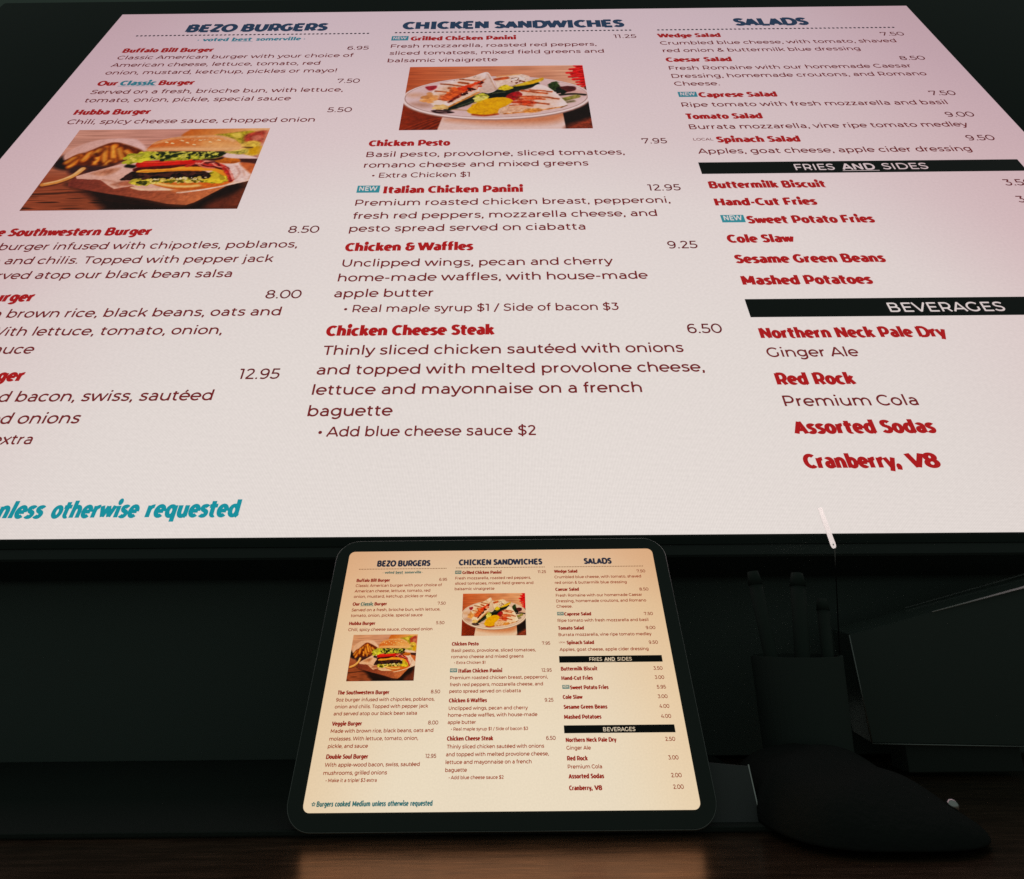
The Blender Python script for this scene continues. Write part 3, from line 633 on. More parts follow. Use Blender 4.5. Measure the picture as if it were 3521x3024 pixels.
# the display face: heavier, with slabbed capital I, clipped crossbars, tails and its own ampersand
GB = dict(G)
GB.update({
 'I': (430, [[(215, 40), (215, 660)], [(60, 640), (370, 640)], [(60, 60), (370, 60)]]),
 '&': (640, [arc(330, 530, 170, 116, 20, 262), arc(330, 210, 215, 160, 120, 372), [(300, 372), (600, 372)], [(545, 470), (545, 250)]]),
 'a': (560, [[(440, 20), (440, 330)] + arc(280, 330, 160, 150, 0, 140)[1:], [(440, 285), (260, 285)] + arc(260, 170, 138, 116, 90, 270)[1:] + arc(290, 170, 150, 116, 270, 352), [(440, 70), (500, 30)]]),
 'e': (580, [[(110, 262), (500, 262)], [(496, 250)] + arc(296, 265, 200, 214, 0, 312)]),
 'd': (640, [[(500, 20), (500, 742)], arc(306, 262, 196, 214, 0, 360, 26), [(500, 60), (590, 24)]]),
 't': (455, [[(190, 680), (190, 160)] + arc(300, 160, 110, 110, 180, 300)[1:], [(-10, 462), (440, 478)]]),
 'l': (300, [[(150, 0), (150, 742)]]),
 'i': (300, [[(150, 0), (150, 500)], [(78, 676), (222, 676)]]),
 'r': (440, [[(140, 0), (140, 505)], arc(360, 270, 220, 200, 180, 80)]),
 'n': (640, [[(140, 0), (140, 505)], arc(320, 282, 180, 190, 180, 0) + [(500, 0)]]),
 'm': (960, [[(140, 0), (140, 505)], arc(310, 282, 170, 190, 180, 0) + [(480, 0)], arc(650, 282, 170, 190, 180, 0) + [(820, 0)]]),
 'h': (640, [[(140, 0), (140, 742)], arc(320, 282, 180, 190, 180, 0) + [(500, 0)]]),
 'u': (640, [[(130, 505), (130, 230)] + arc(312, 230, 182, 190, 180, 360)[1:], [(494, 505), (494, 20)], [(494, 60), (580, 24)]]),
 'o': (600, [arc(300, 258, 196, 212, 0, 360, 28)]),
 'b': (640, [[(140, 0), (140, 742)], arc(336, 258, 190, 212, 0, 360, 26)]),
 'p': (640, [[(140, -194), (140, 505)], arc(336, 258, 190, 212, 0, 360, 26)]),
 'q': (640, [[(500, -194), (500, 505)], arc(306, 258, 190, 212, 0, 360, 26)]),
 'g': (640, [arc(306, 280, 190, 192, 0, 360, 26), [(500, 505), (500, 40)] + arc(310, 10, 190, 150, 0, -140)[1:]]),
 'c': (520, [arc(296, 258, 196, 212, 48, 312)]),
 's': (470, [spl([(400, 420), (320, 466), (230, 470), (140, 440), (120, 372), (170, 305), (250, 270), (340, 225), (366, 150), (310, 66), (220, 44), (130, 60), (70, 96)])]),
 'k': (610, [[(140, 0), (140, 742)], [(500, 505), (180, 200)], [(300, 300), (530, 0)]]),
 'C': (680, [arc(400, 350, 300, 296, 50, 310)]),
 'G': (740, [arc(400, 350, 300, 296, 50, 312), [(610, 350), (610, 90)], [(450, 330), (610, 330)]]),
 'S': (600, [spl([(510, 570), (420, 622), (310, 640), (180, 606), (140, 510), (190, 412), (310, 362), (430, 312), (490, 210), (430, 92), (300, 58), (180, 76), (80, 130)])]),
 'v': (560, [[(40, 505), (280, 40), (520, 505)]]),
 'w': (860, [[(50, 505), (240, 40), (430, 480), (620, 40), (810, 505)]]),
 'y': (560, [[(40, 505), (290, 20)], [(520, 505), (290, -40), (230, -180)]]),
 'f': (430, [[(180, 0), (180, 600)] + arc(310, 600, 130, 112, 180, 60)[1:], [(-10, 440), (410, 452)]]),
 'A': (700, [[(60, 0), (350, 640), (640, 0)], [(190, 210), (510, 210)]]),
})

def advance(text, g, track):
    return sum(g[c][0] + track for c in text) - track

def stroke(V, F, pts, rx, ry, z, cap=0):
    # pts are already in final flat coordinates; the pen is an ellipse rx by ry; sharp corners become two overlapping strokes
    q = np.array(pts, float)/[rx, ry]
    cuts = [0]
    for i in range(1, len(q) - 1):
        a, b = q[i] - q[i - 1], q[i + 1] - q[i]
        la, lb = np.hypot(*a), np.hypot(*b)
        if la > 1e-4 and lb > 1e-4 and (a @ b)/(la*lb) < .62: cuts.append(i)
    cuts.append(len(q) - 1)
    for j, (i0, i1) in enumerate(zip(cuts[:-1], cuts[1:])):
        seg = [tuple(v) for v in q[i0:i1 + 1]]
        for end, k0, k1 in ((0, 0, 1), (-1, -1, -2)):
            inner = (j > 0) if end == 0 else (j < len(cuts) - 2)
            if not inner: continue
            c = cuts[j] if end == 0 else cuts[j + 1]
            a, b = q[c] - q[c - 1], q[c + 1] - q[c]
            cs = (a @ b)/(np.hypot(*a)*np.hypot(*b))
            ext = min(math.tan(math.acos(max(-1, min(1, cs)))/2), 1.) if cs > -.25 else .12
            d = np.array(seg[k0]) - np.array(seg[k1]); d /= np.hypot(*d)
            seg[k0] = tuple(np.array(seg[k0]) + d*ext)
        stroke_run(V, F, [(x*rx, y*ry) for x, y in seg], rx, ry, z + j*2e-6, cap)

def stroke_run(V, F, pts, rx, ry, z, cap=0):
    p = np.array(pts, float)/[rx, ry]
    keep = [0] + [i for i in range(1, len(p)) if np.hypot(*(p[i] - p[i - 1])) > 1e-4]
    p = p[keep]
    closed = len(p) > 6 and np.hypot(*(p[0] - p[-1])) < .02
    n = len(p)
    d = p[1:] - p[:-1]; d /= np.linalg.norm(d, axis=1)[:, None]
    if cap and not closed:
        p[0] -= d[0]*cap; p[-1] += d[-1]*cap
    base = len(V)
    for i in range(n):
        if i == 0: a = b = d[0]
        elif i == n - 1: a = b = d[-1]
        else: a, b = d[i - 1], d[i]
        if closed and i in (0, n - 1): a, b = d[-1], d[0]
        na = np.array((-a[1], a[0])); nb = np.array((-b[1], b[0]))
        m = na + nb; L = np.linalg.norm(m)
        m = na if L < 1e-3 else m/L
        k = min(1/max(m @ na, .25), 1.9)
        for s in (1, -1):
            q = (p[i] + s*m*k)*[rx, ry]
            V.append((q[0], q[1], z))
    for i in range(n - 1):
        j = base + 2*i
        F.append((j, j + 1, j + 3, j + 2))

def disc(V, F, cx, cy, rx, ry, z, n=14):
    b = len(V)
    for i in range(n):
        t = 2*math.pi*i/n
        V.append((cx + rx*math.cos(t), cy + ry*math.sin(t), z))
    F.append(tuple(range(b, b + n)))

def lettering(V, F, text, x0, x1, base, cap, weight, g=G, track=0, z=0., contrast=1., fit=True):
    # text between x0 and x1 (ink to ink) on the baseline, cap = height of a capital
    s = cap/700.
    l = min(min(p[0] for p in st) for st in g[text[0]][1]) - weight/2
    last = g[text[-1]]
    r = last[0] - max(max(p[0] for p in st) for st in last[1]) - weight/2
    nat = advance(text, g, track) - l - r
    sx = (x1 - x0)/nat if fit else s
    rx, ry = weight/2*min(sx, s*1.6), weight/2*s*contrast
    x = x0 - l*sx
    k = 0
    for ch in text:
        adv, st = g[ch]
        for i, ptsl in enumerate(st):
            zz = z + (k % 4)*1.2e-4*cap; k += 1
            if (ch, i) in DOT:
                cx = x + (ptsl[0][0] + ptsl[1][0])/2*sx; cy = base + ptsl[0][1]*s
                rr = 54 if weight < 100 else weight*.58
                if ch == '•': rr = 118
                disc(V, F, cx, cy, rr*min(sx, s*1.4), rr*s, zz)
            else:
                stroke(V, F, [(x + a*sx, base + b*s) for a, b in ptsl], rx, ry, zz)
        x += (adv + track)*sx
# ---------------------------------------------------------------- the menu, laid out once in units of the screen's height (u across, v down, both 0..1)
A43 = 4/3
def ux(u): return (u - .5)*A43
def vy(v): return .5 - v
CX = (.0378, .3541, .6725); PR = (.3284, .6464, .9657)
# kind, text, u left, u right (None = natural width), v of the baseline
COLS = (
 [('n', 'Buffalo Bill Burger', .0378, .1463, .1479), ('p', '6.95', .3031, 0, .1465),
  ('d', 'Classic American burger with your choice of', .0378, .3133, .1715), ('d', 'American cheese, lettuce, tomato, red', .0374, .2771, .1966), ('d', 'onion, mustard, ketchup, pickles or mayo!', .0378, .2996, .2216),
  ('n', 'Our ', .0381, .0617, .2563), ('c', 'Classic', .0632, .1035, .2563), ('n', 'Burger', .1062, .1466, .2563), ('p', '7.50', .3035, 0, .2560),
  ('d', 'Served on a fresh, brioche bun, with lettuce,', .0378, .3134, .2818), ('d', 'tomato, onion, pickle, special sauce', .0381, .2598, .3062),
  ('n', 'Hubba Burger', .0375, .1187, .3411), ('p', '5.50', .3024, 0, .3411), ('d', 'Chili, spicy cheese sauce, chopped onion', .0380, .2931, .3665),
  ('n', 'The Southwestern Burger', .0374, .1859, .6151), ('p', '8.50', .3020, 0, .6140),
  ('d', '9oz burger infused with chipotles, poblanos,', .0374, .3143, .6404), ('d', 'onion and chilis. Topped with pepper jack', .0374, .2976, .6651), ('d', 'and served atop our black bean salsa', .0374, .2680, .6898),
  ('n', 'Veggie Burger', .0370, .1208, .7254), ('p', '8.00', .3005, 0, .7242),
  ('d', 'Made with brown rice, black beans, oats and', .0376, .3163, .7497), ('d', 'molasses. With lettuce, tomato, onion,', .0374, .2775, .7757), ('d', 'pickle, and sauce', .0370, .1445, .8002),
  ('n', 'Double Soul Burger', .0370, .1494, .8354), ('p', '12.95', .2991, 0, .8353),
  ('d', 'With apple-wood bacon, swiss, sautéed', .0370, .2865, .8606), ('d', 'mushrooms, grilled onions', .0370, .2033, .8860), ('b', '• Make it a triple! $3 extra', .0462, .1786, .9085)],
 [('n', 'Grilled Chicken Panini', .3758, .5031, .1157), ('p', '11.25', .6187, 0, .1150),
  ('d', 'Fresh mozzarella, roasted red peppers,', .3541, .5973, .1414), ('d', 'sliced tomatoes, mixed field greens and', .3541, .6039, .1661), ('d', 'balsamic vinaigrette', .3541, .4805, .1913),
  ('n', 'Chicken Pesto', .3541, .4343, .4311), ('p', '7.95', .6219, 0, .4312),
  ('d', 'Basil pesto, provolone, sliced tomatoes,', .3543, .6031, .4569), ('d', 'romano cheese and mixed greens', .3544, .5666, .4816), ('b', '• Extra Chicken $1', .3639, .4549, .5042),
  ('n', 'Italian Chicken Panini', .3756, .5045, .5377), ('p', '12.95', .6161, 0, .5376),
  ('d', 'Premium roasted chicken breast, pepperoni,', .3542, .6343, .5629), ('d', 'fresh red peppers, mozzarella cheese, and', .3542, .6193, .5886), ('d', 'pesto spread served on ciabatta', .3542, .5557, .6130),
  ('n', 'Chicken & Waffles', .3541, .4612, .6478), ('p', '9.25', .6217, 0, .6483),
  ('d', 'Unclipped wings, pecan and cherry', .3548, .5746, .6745), ('d', 'home-made waffles, with house-made', .3541, .6002, .6986), ('d', 'apple butter', .3540, .4316, .7234), ('b', '• Real maple syrup $1 / Side of bacon $3', .3640, .5730, .7461),
  ('n', 'Chicken Cheese Steak', .3542, .4792, .7796), ('p', '6.50', .6209, 0, .7802),
  ('d', 'Thinly sliced chicken sautéed with onions', .3545, .6149, .8054), ('d', 'and topped with melted provolone cheese,', .3540, .6265, .8306), ('d', 'lettuce and mayonnaise on a french', .3540, .5799, .8553), ('d', 'baguette', .3543, .4111, .8802), ('b', '• Add blue cheese sauce $2', .3641, .5068, .9029)],
 [('n', 'Wedge Salad', .6715, .7482, .1147), ('p', '7.50', .9381, 0, .1168),
  ('d', 'Crumbled blue cheese, with tomato, shaved', .6720, .9494, .1408), ('d', 'red onion & buttermilk blue dressing', .6722, .9006, .1671),
  ('n', 'Caesar Salad', .6720, .7479, .1995), ('p', '8.50', .9371, 0, .2018),
  ('d', 'Fresh Romaine with our homemade Caesar', .6725, .9431, .2261), ('d', 'Dressing, homemade croutons, and Romano', .6724, .9523, .2515), ('d', 'Cheese.', .6723, .7220, .2754),
  ('n', 'Caprese Salad', .6941, .7781, .3100), ('p', '7.50', .9385, 0, .3114), ('d', 'Ripe tomato with fresh mozzarella and basil', .6727, .9487, .3368),
  ('n', 'Tomato Salad', .6717, .7517, .3700), ('p', '9.00', .9369, 0, .3711), ('d', 'Burrata mozzarella, vine ripe tomato medley', .6727, .9511, .3965),
  ('s', 'LOCAL', .6726, .6924, .4252), ('n', 'Spinach Salad', .6945, .7776, .4302), ('p', '9.50', .9385, 0, .4316), ('d', 'Apples, goat cheese, apple cider dressing', .6728, .9345, .4570),
  ('n', 'Buttermilk Biscuit', .6725, .7793, .5338), ('p', '3.50', .9389, 0, .5342), ('n', 'Hand-Cut Fries', .6725, .7628, .5693), ('p', '3.00', .9384, 0, .5689),
  ('n', 'Sweet Potato Fries', .6945, .8042, .6045), ('p', '5.95', .9395, 0, .6047), ('n', 'Cole Slaw', .6725, .7286, .6392), ('p', '3.00', .9378, 0, .6394),
  ('n', 'Sesame Green Beans', .6727, .7948, .6746), ('p', '4.00', .9380, 0, .6742), ('n', 'Mashed Potatoes', .6728, .7754, .7096), ('p', '4.00', .9380, 0, .7092),
  ('n', 'Northern Neck Pale Dry', .6728, .8089, .7878), ('p', '2.50', .9388, 0, .7869), ('d', 'Ginger Ale', .6732, .7384, .8129),
  ('n', 'Red Rock', .6731, .7279, .8476), ('p', '3.00', .9382, 0, .8472), ('d', 'Premium Cola', .6734, .7629, .8731),
  ('n', 'Assorted Sodas', .6735, .7661, .9037), ('p', '2.00', .9383, 0, .9027), ('n', 'Cranberry,', .6730, .7335, .9395), ('n', 'V8', .7372, .7578, .9395), ('p', '2.00', .9386, 0, .9381)],
)
HEADS = (('BEZO BURGERS', .0960, .2712, .0739, .0383, .3250, .0872), ('CHICKEN SANDWICHES', .3629, .6365, .0725, .3540, .6438, .0859), ('SALADS', .7701, .8625, .0725, .6728, .9622, .0864))
BADGES = ((.3527, .3730, .0990, .1150), (.3529, .3735, .5212, .5362), (.6729, .6928, .2938, .3088), (.6735, .6935, .5880, .6022))
BARS = ((.6698, .9696, .4772, .5032), (.6703, .9700, .7318, .7586))
PICS = ((.0570, .2504, .3825, .5665), (.3812, .5763, .2077, .3918))
Z1, Z2 = .0005, .0010
def rect(V, Fc, u0, u1, v0, v1, z):
    b = len(V)
    V += [(ux(u0), vy(v1), z), (ux(u1), vy(v1), z), (ux(u1), vy(v0), z), (ux(u0), vy(v0), z)]; Fc.append((b, b + 1, b + 2, b + 3))
WF = 1.
def word(V, Fc, kind, t, u0, u1, v):
    t = t.strip()
    if kind == 'd': lettering(V, Fc, t, ux(u0), ux(u1), vy(v), .0122, 112*WF, G, z=Z1)
    elif kind == 'b': lettering(V, Fc, t, ux(u0), ux(u1), vy(v), .0107, 112*WF, G, z=Z1)
    elif kind == 's': lettering(V, Fc, t, ux(u0), ux(u1), vy(v), .0060, 112*WF, G, z=Z1)
    elif kind == 'p': lettering(V, Fc, t, ux(u0), ux(PR[0] if u0 < .35 else PR[1] if u0 < .7 else PR[2]), vy(v), .0129, 104*WF, G, z=Z1)
    else: lettering(V, Fc, t, ux(u0), ux(u1), vy(v), .0140, 284, GB, 40, z=Z1, contrast=.60)

def build_menu_meshes(wf):
    global WF; WF = wf
    out = []     # (name, verts, faces, material keys, material index or None)
    for (t, a, b, v, d0, d1, dv) in HEADS:
        V, Fc = [], []; lettering(V, Fc, t, ux(a), ux(b), vy(v), .0268, 296, GB, 36, z=Z1, contrast=.70); out.append(('heading', V, Fc, ['navy'], None))
        V, Fc = [], []; n = 56
        for i in range(n): disc(V, Fc, ux(d0) + (ux(d1) - ux(d0))*(i + .5)/n, vy(dv), .0023, .0023, Z1, 8)
        out.append(('dotted_line', V, Fc, ['dot'], None))
    V, Fc = [], []
    for t, a, b in (('-', .1178, .1210), ('voted', .1243, .1566), ('best', .1602, .1852), ('somerville', .1888, .2436), ('-', .2460, .2490)):
        lettering(V, Fc, t, ux(a), ux(b), vy(.1102), .0120, 225, GB, 20, z=Z1, contrast=.65)
    rect(V, Fc, .1600, .1862, .1119, .1129, Z1)
    out.append(('tagline', V, Fc, ['teal'], None))
    for col in COLS:
        for kinds, nm, mk in (('n', 'dish_name', 'red'), ('dbs', 'dish_description', 'maroon'), ('p', 'price', 'price')):
            for k, t, a, b, v in col:
                if k in kinds:
                    V, Fc = [], []; word(V, Fc, k, t, a, b, v); out.append((nm, V, Fc, [mk], None))
    V, Fc = [], []; word(V, Fc, 'c', 'Classic', .0632, .1035, .2563); rect(V, Fc, .0625, .1050, .2582, .2592, Z1)
    out.append(('highlighted_word', V, Fc, ['teal'], None))
    for u0, u1, v0, v1 in BADGES:
        V, Fc = [], []; rect(V, Fc, u0, u1, v0, v1, Z1)
        lettering(V, Fc, 'NEW', ux(u0) + .0028, ux(u1) - .0028, vy(v1) + .0036, .0086, 150, G, 20, z=Z2)
        out.append(('new_badge', V, Fc, ['teal', 'paper'], [0] + [1]*(len(Fc) - 1)))
    for i, (u0, u1, v0, v1) in enumerate(BARS):
        V, Fc = [], []; rect(V, Fc, u0, u1, v0, v1, Z1)
        if i == 0:
            for t, a, b, wt in (('FRIES', .7578, .7945, 104), ('AND', .8010, .8320, 150), ('SIDES', .8385, .8812, 104)):
                lettering(V, Fc, t, ux(a), ux(b), vy(.4974), .0132, wt, G, z=Z2)
            rect(V, Fc, .8005, .8345, .4992, .5001, Z2)
        else: lettering(V, Fc, 'BEVERAGES', ux(.7761), ux(.8629), vy(.7530), .0132, 104, G, z=Z2)
        out.append(('banner', V, Fc, ['ink', 'paper'], [0] + [1]*(len(Fc) - 1)))
    V, Fc = [], []; cx, cy = ux(.0255), vy(.9745)
    for i in range(5):
        t = rad(90 + 72*i); stroke(V, Fc, [(cx + .002*math.cos(t), cy + .002*math.sin(t)), (cx + .0068*math.cos(t), cy + .0068*math.sin(t))], .0019, .0019, Z1 + i*1e-6)
    for t, a, b in (('Burgers', .0335, .0762), ('cooked', .0800, .1196), ('Medium', .1240, .1695), ('unless', .1742, .2092), ('otherwise', .2136, .2662), ('requested', .2706, .3275)):
        lettering(V, Fc, t, ux(a), ux(b), vy(.9815), .0150, 258, GB, 26, z=Z1, contrast=.66)
    out.append(('footnote', V, Fc, ['footer'], None))
    return out

def grade(im):
    # a photographer's curve: a little more contrast and saturation
    x = np.clip(im, 0, 255)/255
    l = x.mean(-1, keepdims=True); x = np.clip(l + (x - l)*1.18, 0, 1)
    x = x**1.12; return np.clip(x + .30*(x - .46)*x*(1 - x)*2.4, 0, 1)

def grid_mesh(name, cv, u0, u1, v0, v1):
    im = grade(cv.im); h, wd = im.shape[:2]
    lim = np.where(im <= .04045, im/12.92, ((im + .055)/1.055)**2.4)
    xs = np.linspace(ux(u0), ux(u1), wd); ys = np.linspace(vy(v0), vy(v1), h)
    V = np.empty((h, wd, 3)); V[..., 0] = xs; V[..., 1] = ys[:, None]; V[..., 2] = Z1
    i = np.arange(h*wd).reshape(h, wd)
    q = np.stack((i[1:, :-1], i[1:, 1:], i[:-1, 1:], i[:-1, :-1]), -1).reshape(-1, 4)
    me = bpy.data.meshes.new(name)
    me.vertices.add(h*wd); me.vertices.foreach_set('co', V.reshape(-1))
    me.loops.add(q.size); me.loops.foreach_set('vertex_index', q.reshape(-1).astype(np.int32))
    me.polygons.add(len(q)); me.polygons.foreach_set('loop_start', np.arange(0, q.size, 4, dtype=np.int32)); me.polygons.foreach_set('loop_total', np.full(len(q), 4, np.int32))
    at = me.color_attributes.new('Col', 'FLOAT_COLOR', 'POINT')
    at.data.foreach_set('color', np.concatenate((lim.reshape(-1, 3), np.ones((h*wd, 1))), 1).reshape(-1).astype(np.float32))
    me.update(calc_edges=True); me.validate()
    return me

MENU = {'large': build_menu_meshes(1.), 'tablet': build_menu_meshes(1.22)}
PIC_MESH = [grid_mesh('burger_photo', paint_burger(), *PICS[0]), grid_mesh('sandwich_photo', paint_panini(), *PICS[1])]
# ink colours, relative to the panel's white
INK = {'large': dict(navy=(46, 80, 112), dot=(64, 60, 74), teal=(62, 166, 182), red=(190, 33, 37), maroon=(132, 44, 48), price=(120, 46, 52), ink=(14, 20, 18), paper=(248, 248, 248), footer=(28, 168, 188)),
       'tablet': dict(navy=(48, 66, 112), dot=(140, 108, 82), teal=(88, 146, 162), red=(164, 46, 34), maroon=(172, 80, 50), price=(160, 72, 46), ink=(10, 14, 16), paper=(248, 248, 248), footer=(64, 134, 154))}

def screen_with_menu(parent, panel, origin, s, sx, outline):
    # origin: centre of the lit area in the parent's frame; s: height of the lit area
    P = {k: pixels(panel + ' panel ' + k, panel, lin(c)) for k, c in INK[panel].items()}
    white = pixels(panel + ' panel white', panel); photo = pixels(panel + ' panel photo', panel, 'attr', 1.05)
    scr = mesh('screen', [(x, y, 0) for x, y in outline], [tuple(range(len(outline)))], white, parent)
    scr.location = origin; scr.scale = (s*sx, s, s)
    for nm, V, Fc, mk, idx in MENU[panel]: mesh(nm, V, Fc, [P[k] for k in mk], scr, idx=idx)
    for me in PIC_MESH:
        m2 = me.copy(); m2.name = me.name; m2.materials.append(photo)
        o = bpy.data.objects.new(me.name.split('.')[0], m2); C.objects.link(o); o.parent = scr
    return scr

# ---------------------------------------------------------------- device poses recovered from the photograph (camera frame, rotation vectors)
def rodr(wv):
    t = math.sqrt(sum(a*a for a in wv)); k = np.array(wv)/t
    K = np.array([[0, -k[2], k[1]], [k[2], 0, -k[0]], [-k[1], k[0], 0]])
    return np.eye(3) + math.sin(t)*K + (1 - math.cos(t))*K @ K
def device_matrix(rv, tv, s, low):
    R = rodr(rv)
    ax, ay, az = cdir(R[:, 0]), -cdir(R[:, 1]), -cdir(R[:, 2])
    o = cpt(np.array(tv)*s) - ay*low
    return Matrix(((ax.x, ay.x, az.x, o.x), (ax.y, ay.y, az.y, o.y), (ax.z, ay.z, az.z, o.z), (0, 0, 0, 1)))
# ---------------------------------------------------------------- the setting: counter and wall
def struct(o): o['kind'] = 'structure'; return o
struct(bmobj('counter', boxbm(-1.6, -.12, -.04, 1.6, 1.20, 0, .002), M_WOOD))
struct(bmobj('wall', boxbm(-2.4, 1.20, -.6, 2.4, 1.26, 2.4), M_WALL))
Yb = on_z(300, 2886).y
mt = bmobj('counter_mat', prism(rrect(-1.55, Yb, on_z(2740, 2800).x, 1.197, .02), [(0.0002, .0005), (.0012, 0), (.003, 0), (.0035, .0006)]), M_MAT)
tag(mt, 'matt black felt mat on the counter under the tablet and the large screen', 'mat')

# ---------------------------------------------------------------- the large screen
S = 1.25
LOW = .5*S + .024*S
tv = empty('television', device_matrix((-.6092871, .00702564, -.00609485), (.01847576, -.34790752, .76618427), S, LOW),
           'huge black display leaning back on a stand, showing the menu in cool pinkish white', 'television')
HW, B0, B1 = S*(8/9) + .012, -.5*S - .022, .5*S + .075
oy = LOW
body = bmobj('housing', prism(rrect(-HW, B0 + oy, HW, B1 + oy, .006, 4), [(-.055, .010), (-.050, 0), (-.004, 0), (-.002, .0015)]), M_BEZEL, tv)
bmobj('front_glass', prism(rrect(-HW + .004, B0 + oy + .012, HW - .004, B1 + oy - .004, .004, 4), [(-.0015, 0), (-.0008, 0)]), M_BLACKGLASS, tv)
screen_with_menu(tv, 'large', (0, oy, 0), S, 1., [(-A43/2, -.5), (A43/2, -.5), (A43/2, .5), (-A43/2, .5)])
# stand: a foot on the counter and a neck behind the housing
Mi = tv.matrix_world.inverted()
st = bmobj('stand_neck', boxbm(-.09, .735, .003, .09, .77, .34, .004), M_BEZEL, tv); st.matrix_parent_inverse = Mi
ft = bmobj('stand_foot', boxbm(-.42, .70, .0036, .42, .98, .016, .004), M_BEZEL, tv); ft.matrix_parent_inverse = Mi

bd = bmobj('dark_backdrop', boxbm(-1.5, .655, .0036, on_z(3720, 2560).x + .5, .675, .215, .001), M_BOARD)  # added backdrop: keeps the darkness below the large screen even
tag(bd, 'added matt black board that evens out the dark under the large screen', 'board')

# ---------------------------------------------------------------- the tablet
T = .197; AT = 1.30546
w2, h2 = AT*T/2, T/2
bz = .0112; bzy = .0114
LOWT = h2 + bzy
tm = device_matrix((-.71938827, .01037502, -.00949108), (-.00954082, .78591518, 2.34869477), T, LOWT)
tb = empty('tablet', tm, 'tablet with rounded corners standing on the counter, showing the menu in warm cream', 'tablet')
bmobj('body', prism(rrect(-w2 - bz, 0, w2 + bz, 2*h2 + 2*bzy, .0185, 14), [(-.0066, .0012), (-.0056, 0), (-.0012, 0), (-.0007, .0004)]), M_RIM, tb)
bmobj('front_glass', prism(rrect(-w2 - bz + .0006, .0006, w2 + bz - .0006, 2*h2 + 2*bzy - .0006, .0180, 14), [(-.0006, 0), (-.0003, .0002)]), M_TABGLASS, tb)
r_ = .024
screen_with_menu(tb, 'tablet', (0, LOWT, 0), T, AT/A43, rrect(-A43/2, -.5, A43/2, .5, r_, 8))

# stand plate behind the tablet's lower right corner
def tl(px, py, zoff):
    # pixel -> point of the tablet's own frame, on the plane zoff in front of its face
    Mi = tm.inverted(); o = Mi @ CAM; d = (Mi.to_3x3() @ ray(px, py)); return o + d*((zoff - o.z)/d.z)
zo = -.013
sp = empty('tablet_stand', tm, 'dark grey metal stand plate sticking out behind the tablet\'s lower right corner', 'stand')
q = [tl(2330, 2612, zo), tl(2572, 2634, zo), tl(2612, 2800, zo), tl(2618, 2858, zo), tl(2350, 2858, zo)]
bmobj('back_plate', prism([(p.x, p.y) for p in q][::-1], [(zo - .004, .0004), (zo - .0036, 0), (zo - .0004, 0), (zo, .0004)]), M_GREY, sp)
a, b = tl(2573, 2630, zo + .0002), tl(2612, 2800, zo + .0002)
bmobj('edge_strip', tube(a, b, .0006, n=10), M_STEEL, sp)
bmobj('prop_leg', boxbm(-.05, .004, -.075, .05, .012, zo - .0042, .001), M_GREY, sp)

# ---------------------------------------------------------------- slanted glossy panel on the right
YP = .575
pf = [on_y(2920, 2184, YP), on_y(2999, 2556, YP), on_y(3640, 2568, YP), on_y(3640, 1985, YP)]
pb = empty('glossy_panel', Matrix.Translation((pf[1] + pf[2])/2 - Vector((0, 0, .004))), 'glossy black panel with two bright metal strips along its rising top edge', 'panel')
off = pb.matrix_world.translation
bm = bmesh.new(); dp = Vector((0, .030, .0045))
ff = [bm.verts.new(p - off) for p in pf]; fb = [bm.verts.new(p - off + dp) for p in pf]
bm.faces.new(ff); bm.faces.new(fb[::-1])
for i in range(4): bm.faces.new((ff[i], ff[(i + 1) % 4], fb[(i + 1) % 4], fb[i]))
bmesh.ops.recalc_face_normals(bm, faces=bm.faces); bmesh.ops.bevel(bm, geom=bm.edges[:], offset=.0008, segments=2, affect='EDGES')
bmobj('panel_body', bm, M_PANEL, pb)
def along(t): return pf[0].lerp(pf[3], t) - off
def chamfer(a, b, w0, w1, nrm, th=.0004):
    # a flat metal strip from a to b, its face turned along nrm
    e = (b - a).normalized(); wd = e.cross(nrm).normalized(); nn = wd.cross(e).normalized()*th
    if wd.z > 0: wd = -wd
    bm = bmesh.new()
    r0 = [bm.verts.new(a + wd*w0*s + nn*u) for s, u in ((0, 0), (1, 0), (1, 1), (0, 1))]
    r1 = [bm.verts.new(b + wd*w1*s + nn*u) for s, u in ((0, 0), (1, 0), (1, 1), (0, 1))]
    for i in range(4): bm.faces.new((r0[i], r0[(i + 1) % 4], r1[(i + 1) % 4], r1[i]))
    bm.faces.new(r0[::-1]); bm.faces.new(r1)
    return bm
NB = Vector((-.77, -.34, .54))
bmobj('metal_strip', chamfer(along(.385) + Vector((0, -.0010, .0004)), along(1) + Vector((0, -.0010, .0004)), .0010, .0038, NB), M_TRIM, pb)
bmobj('metal_strip', chamfer(along(.36) + dp + Vector((0, -.001, .0012)), along(1) + dp + Vector((0, -.001, .0026)), .0005, .0022, Vector((-.6, -.26, .7))), M_TRIM, pb)
bmobj('side_trim', tube(pf[0] - off + Vector((-.0003, -.0005, 0)), pf[1] - off + Vector((-.0003, -.0005, 0)), .0006, n=10), M_RIM, pb, True)
bmobj('base_trim', tube(pf[1] - off + Vector((0, -.0006, -.0004)), pf[2] - off + Vector((0, -.0006, -.0004)), .0006, n=10), M_RIM, pb, True)
bmobj('foot', boxbm(pf[1].x - off.x + .03, .004, .0036 - off.z, pf[2].x - off.x - .03, .028, pf[1].z - off.z - .0012, .001), M_BEZEL, pb)

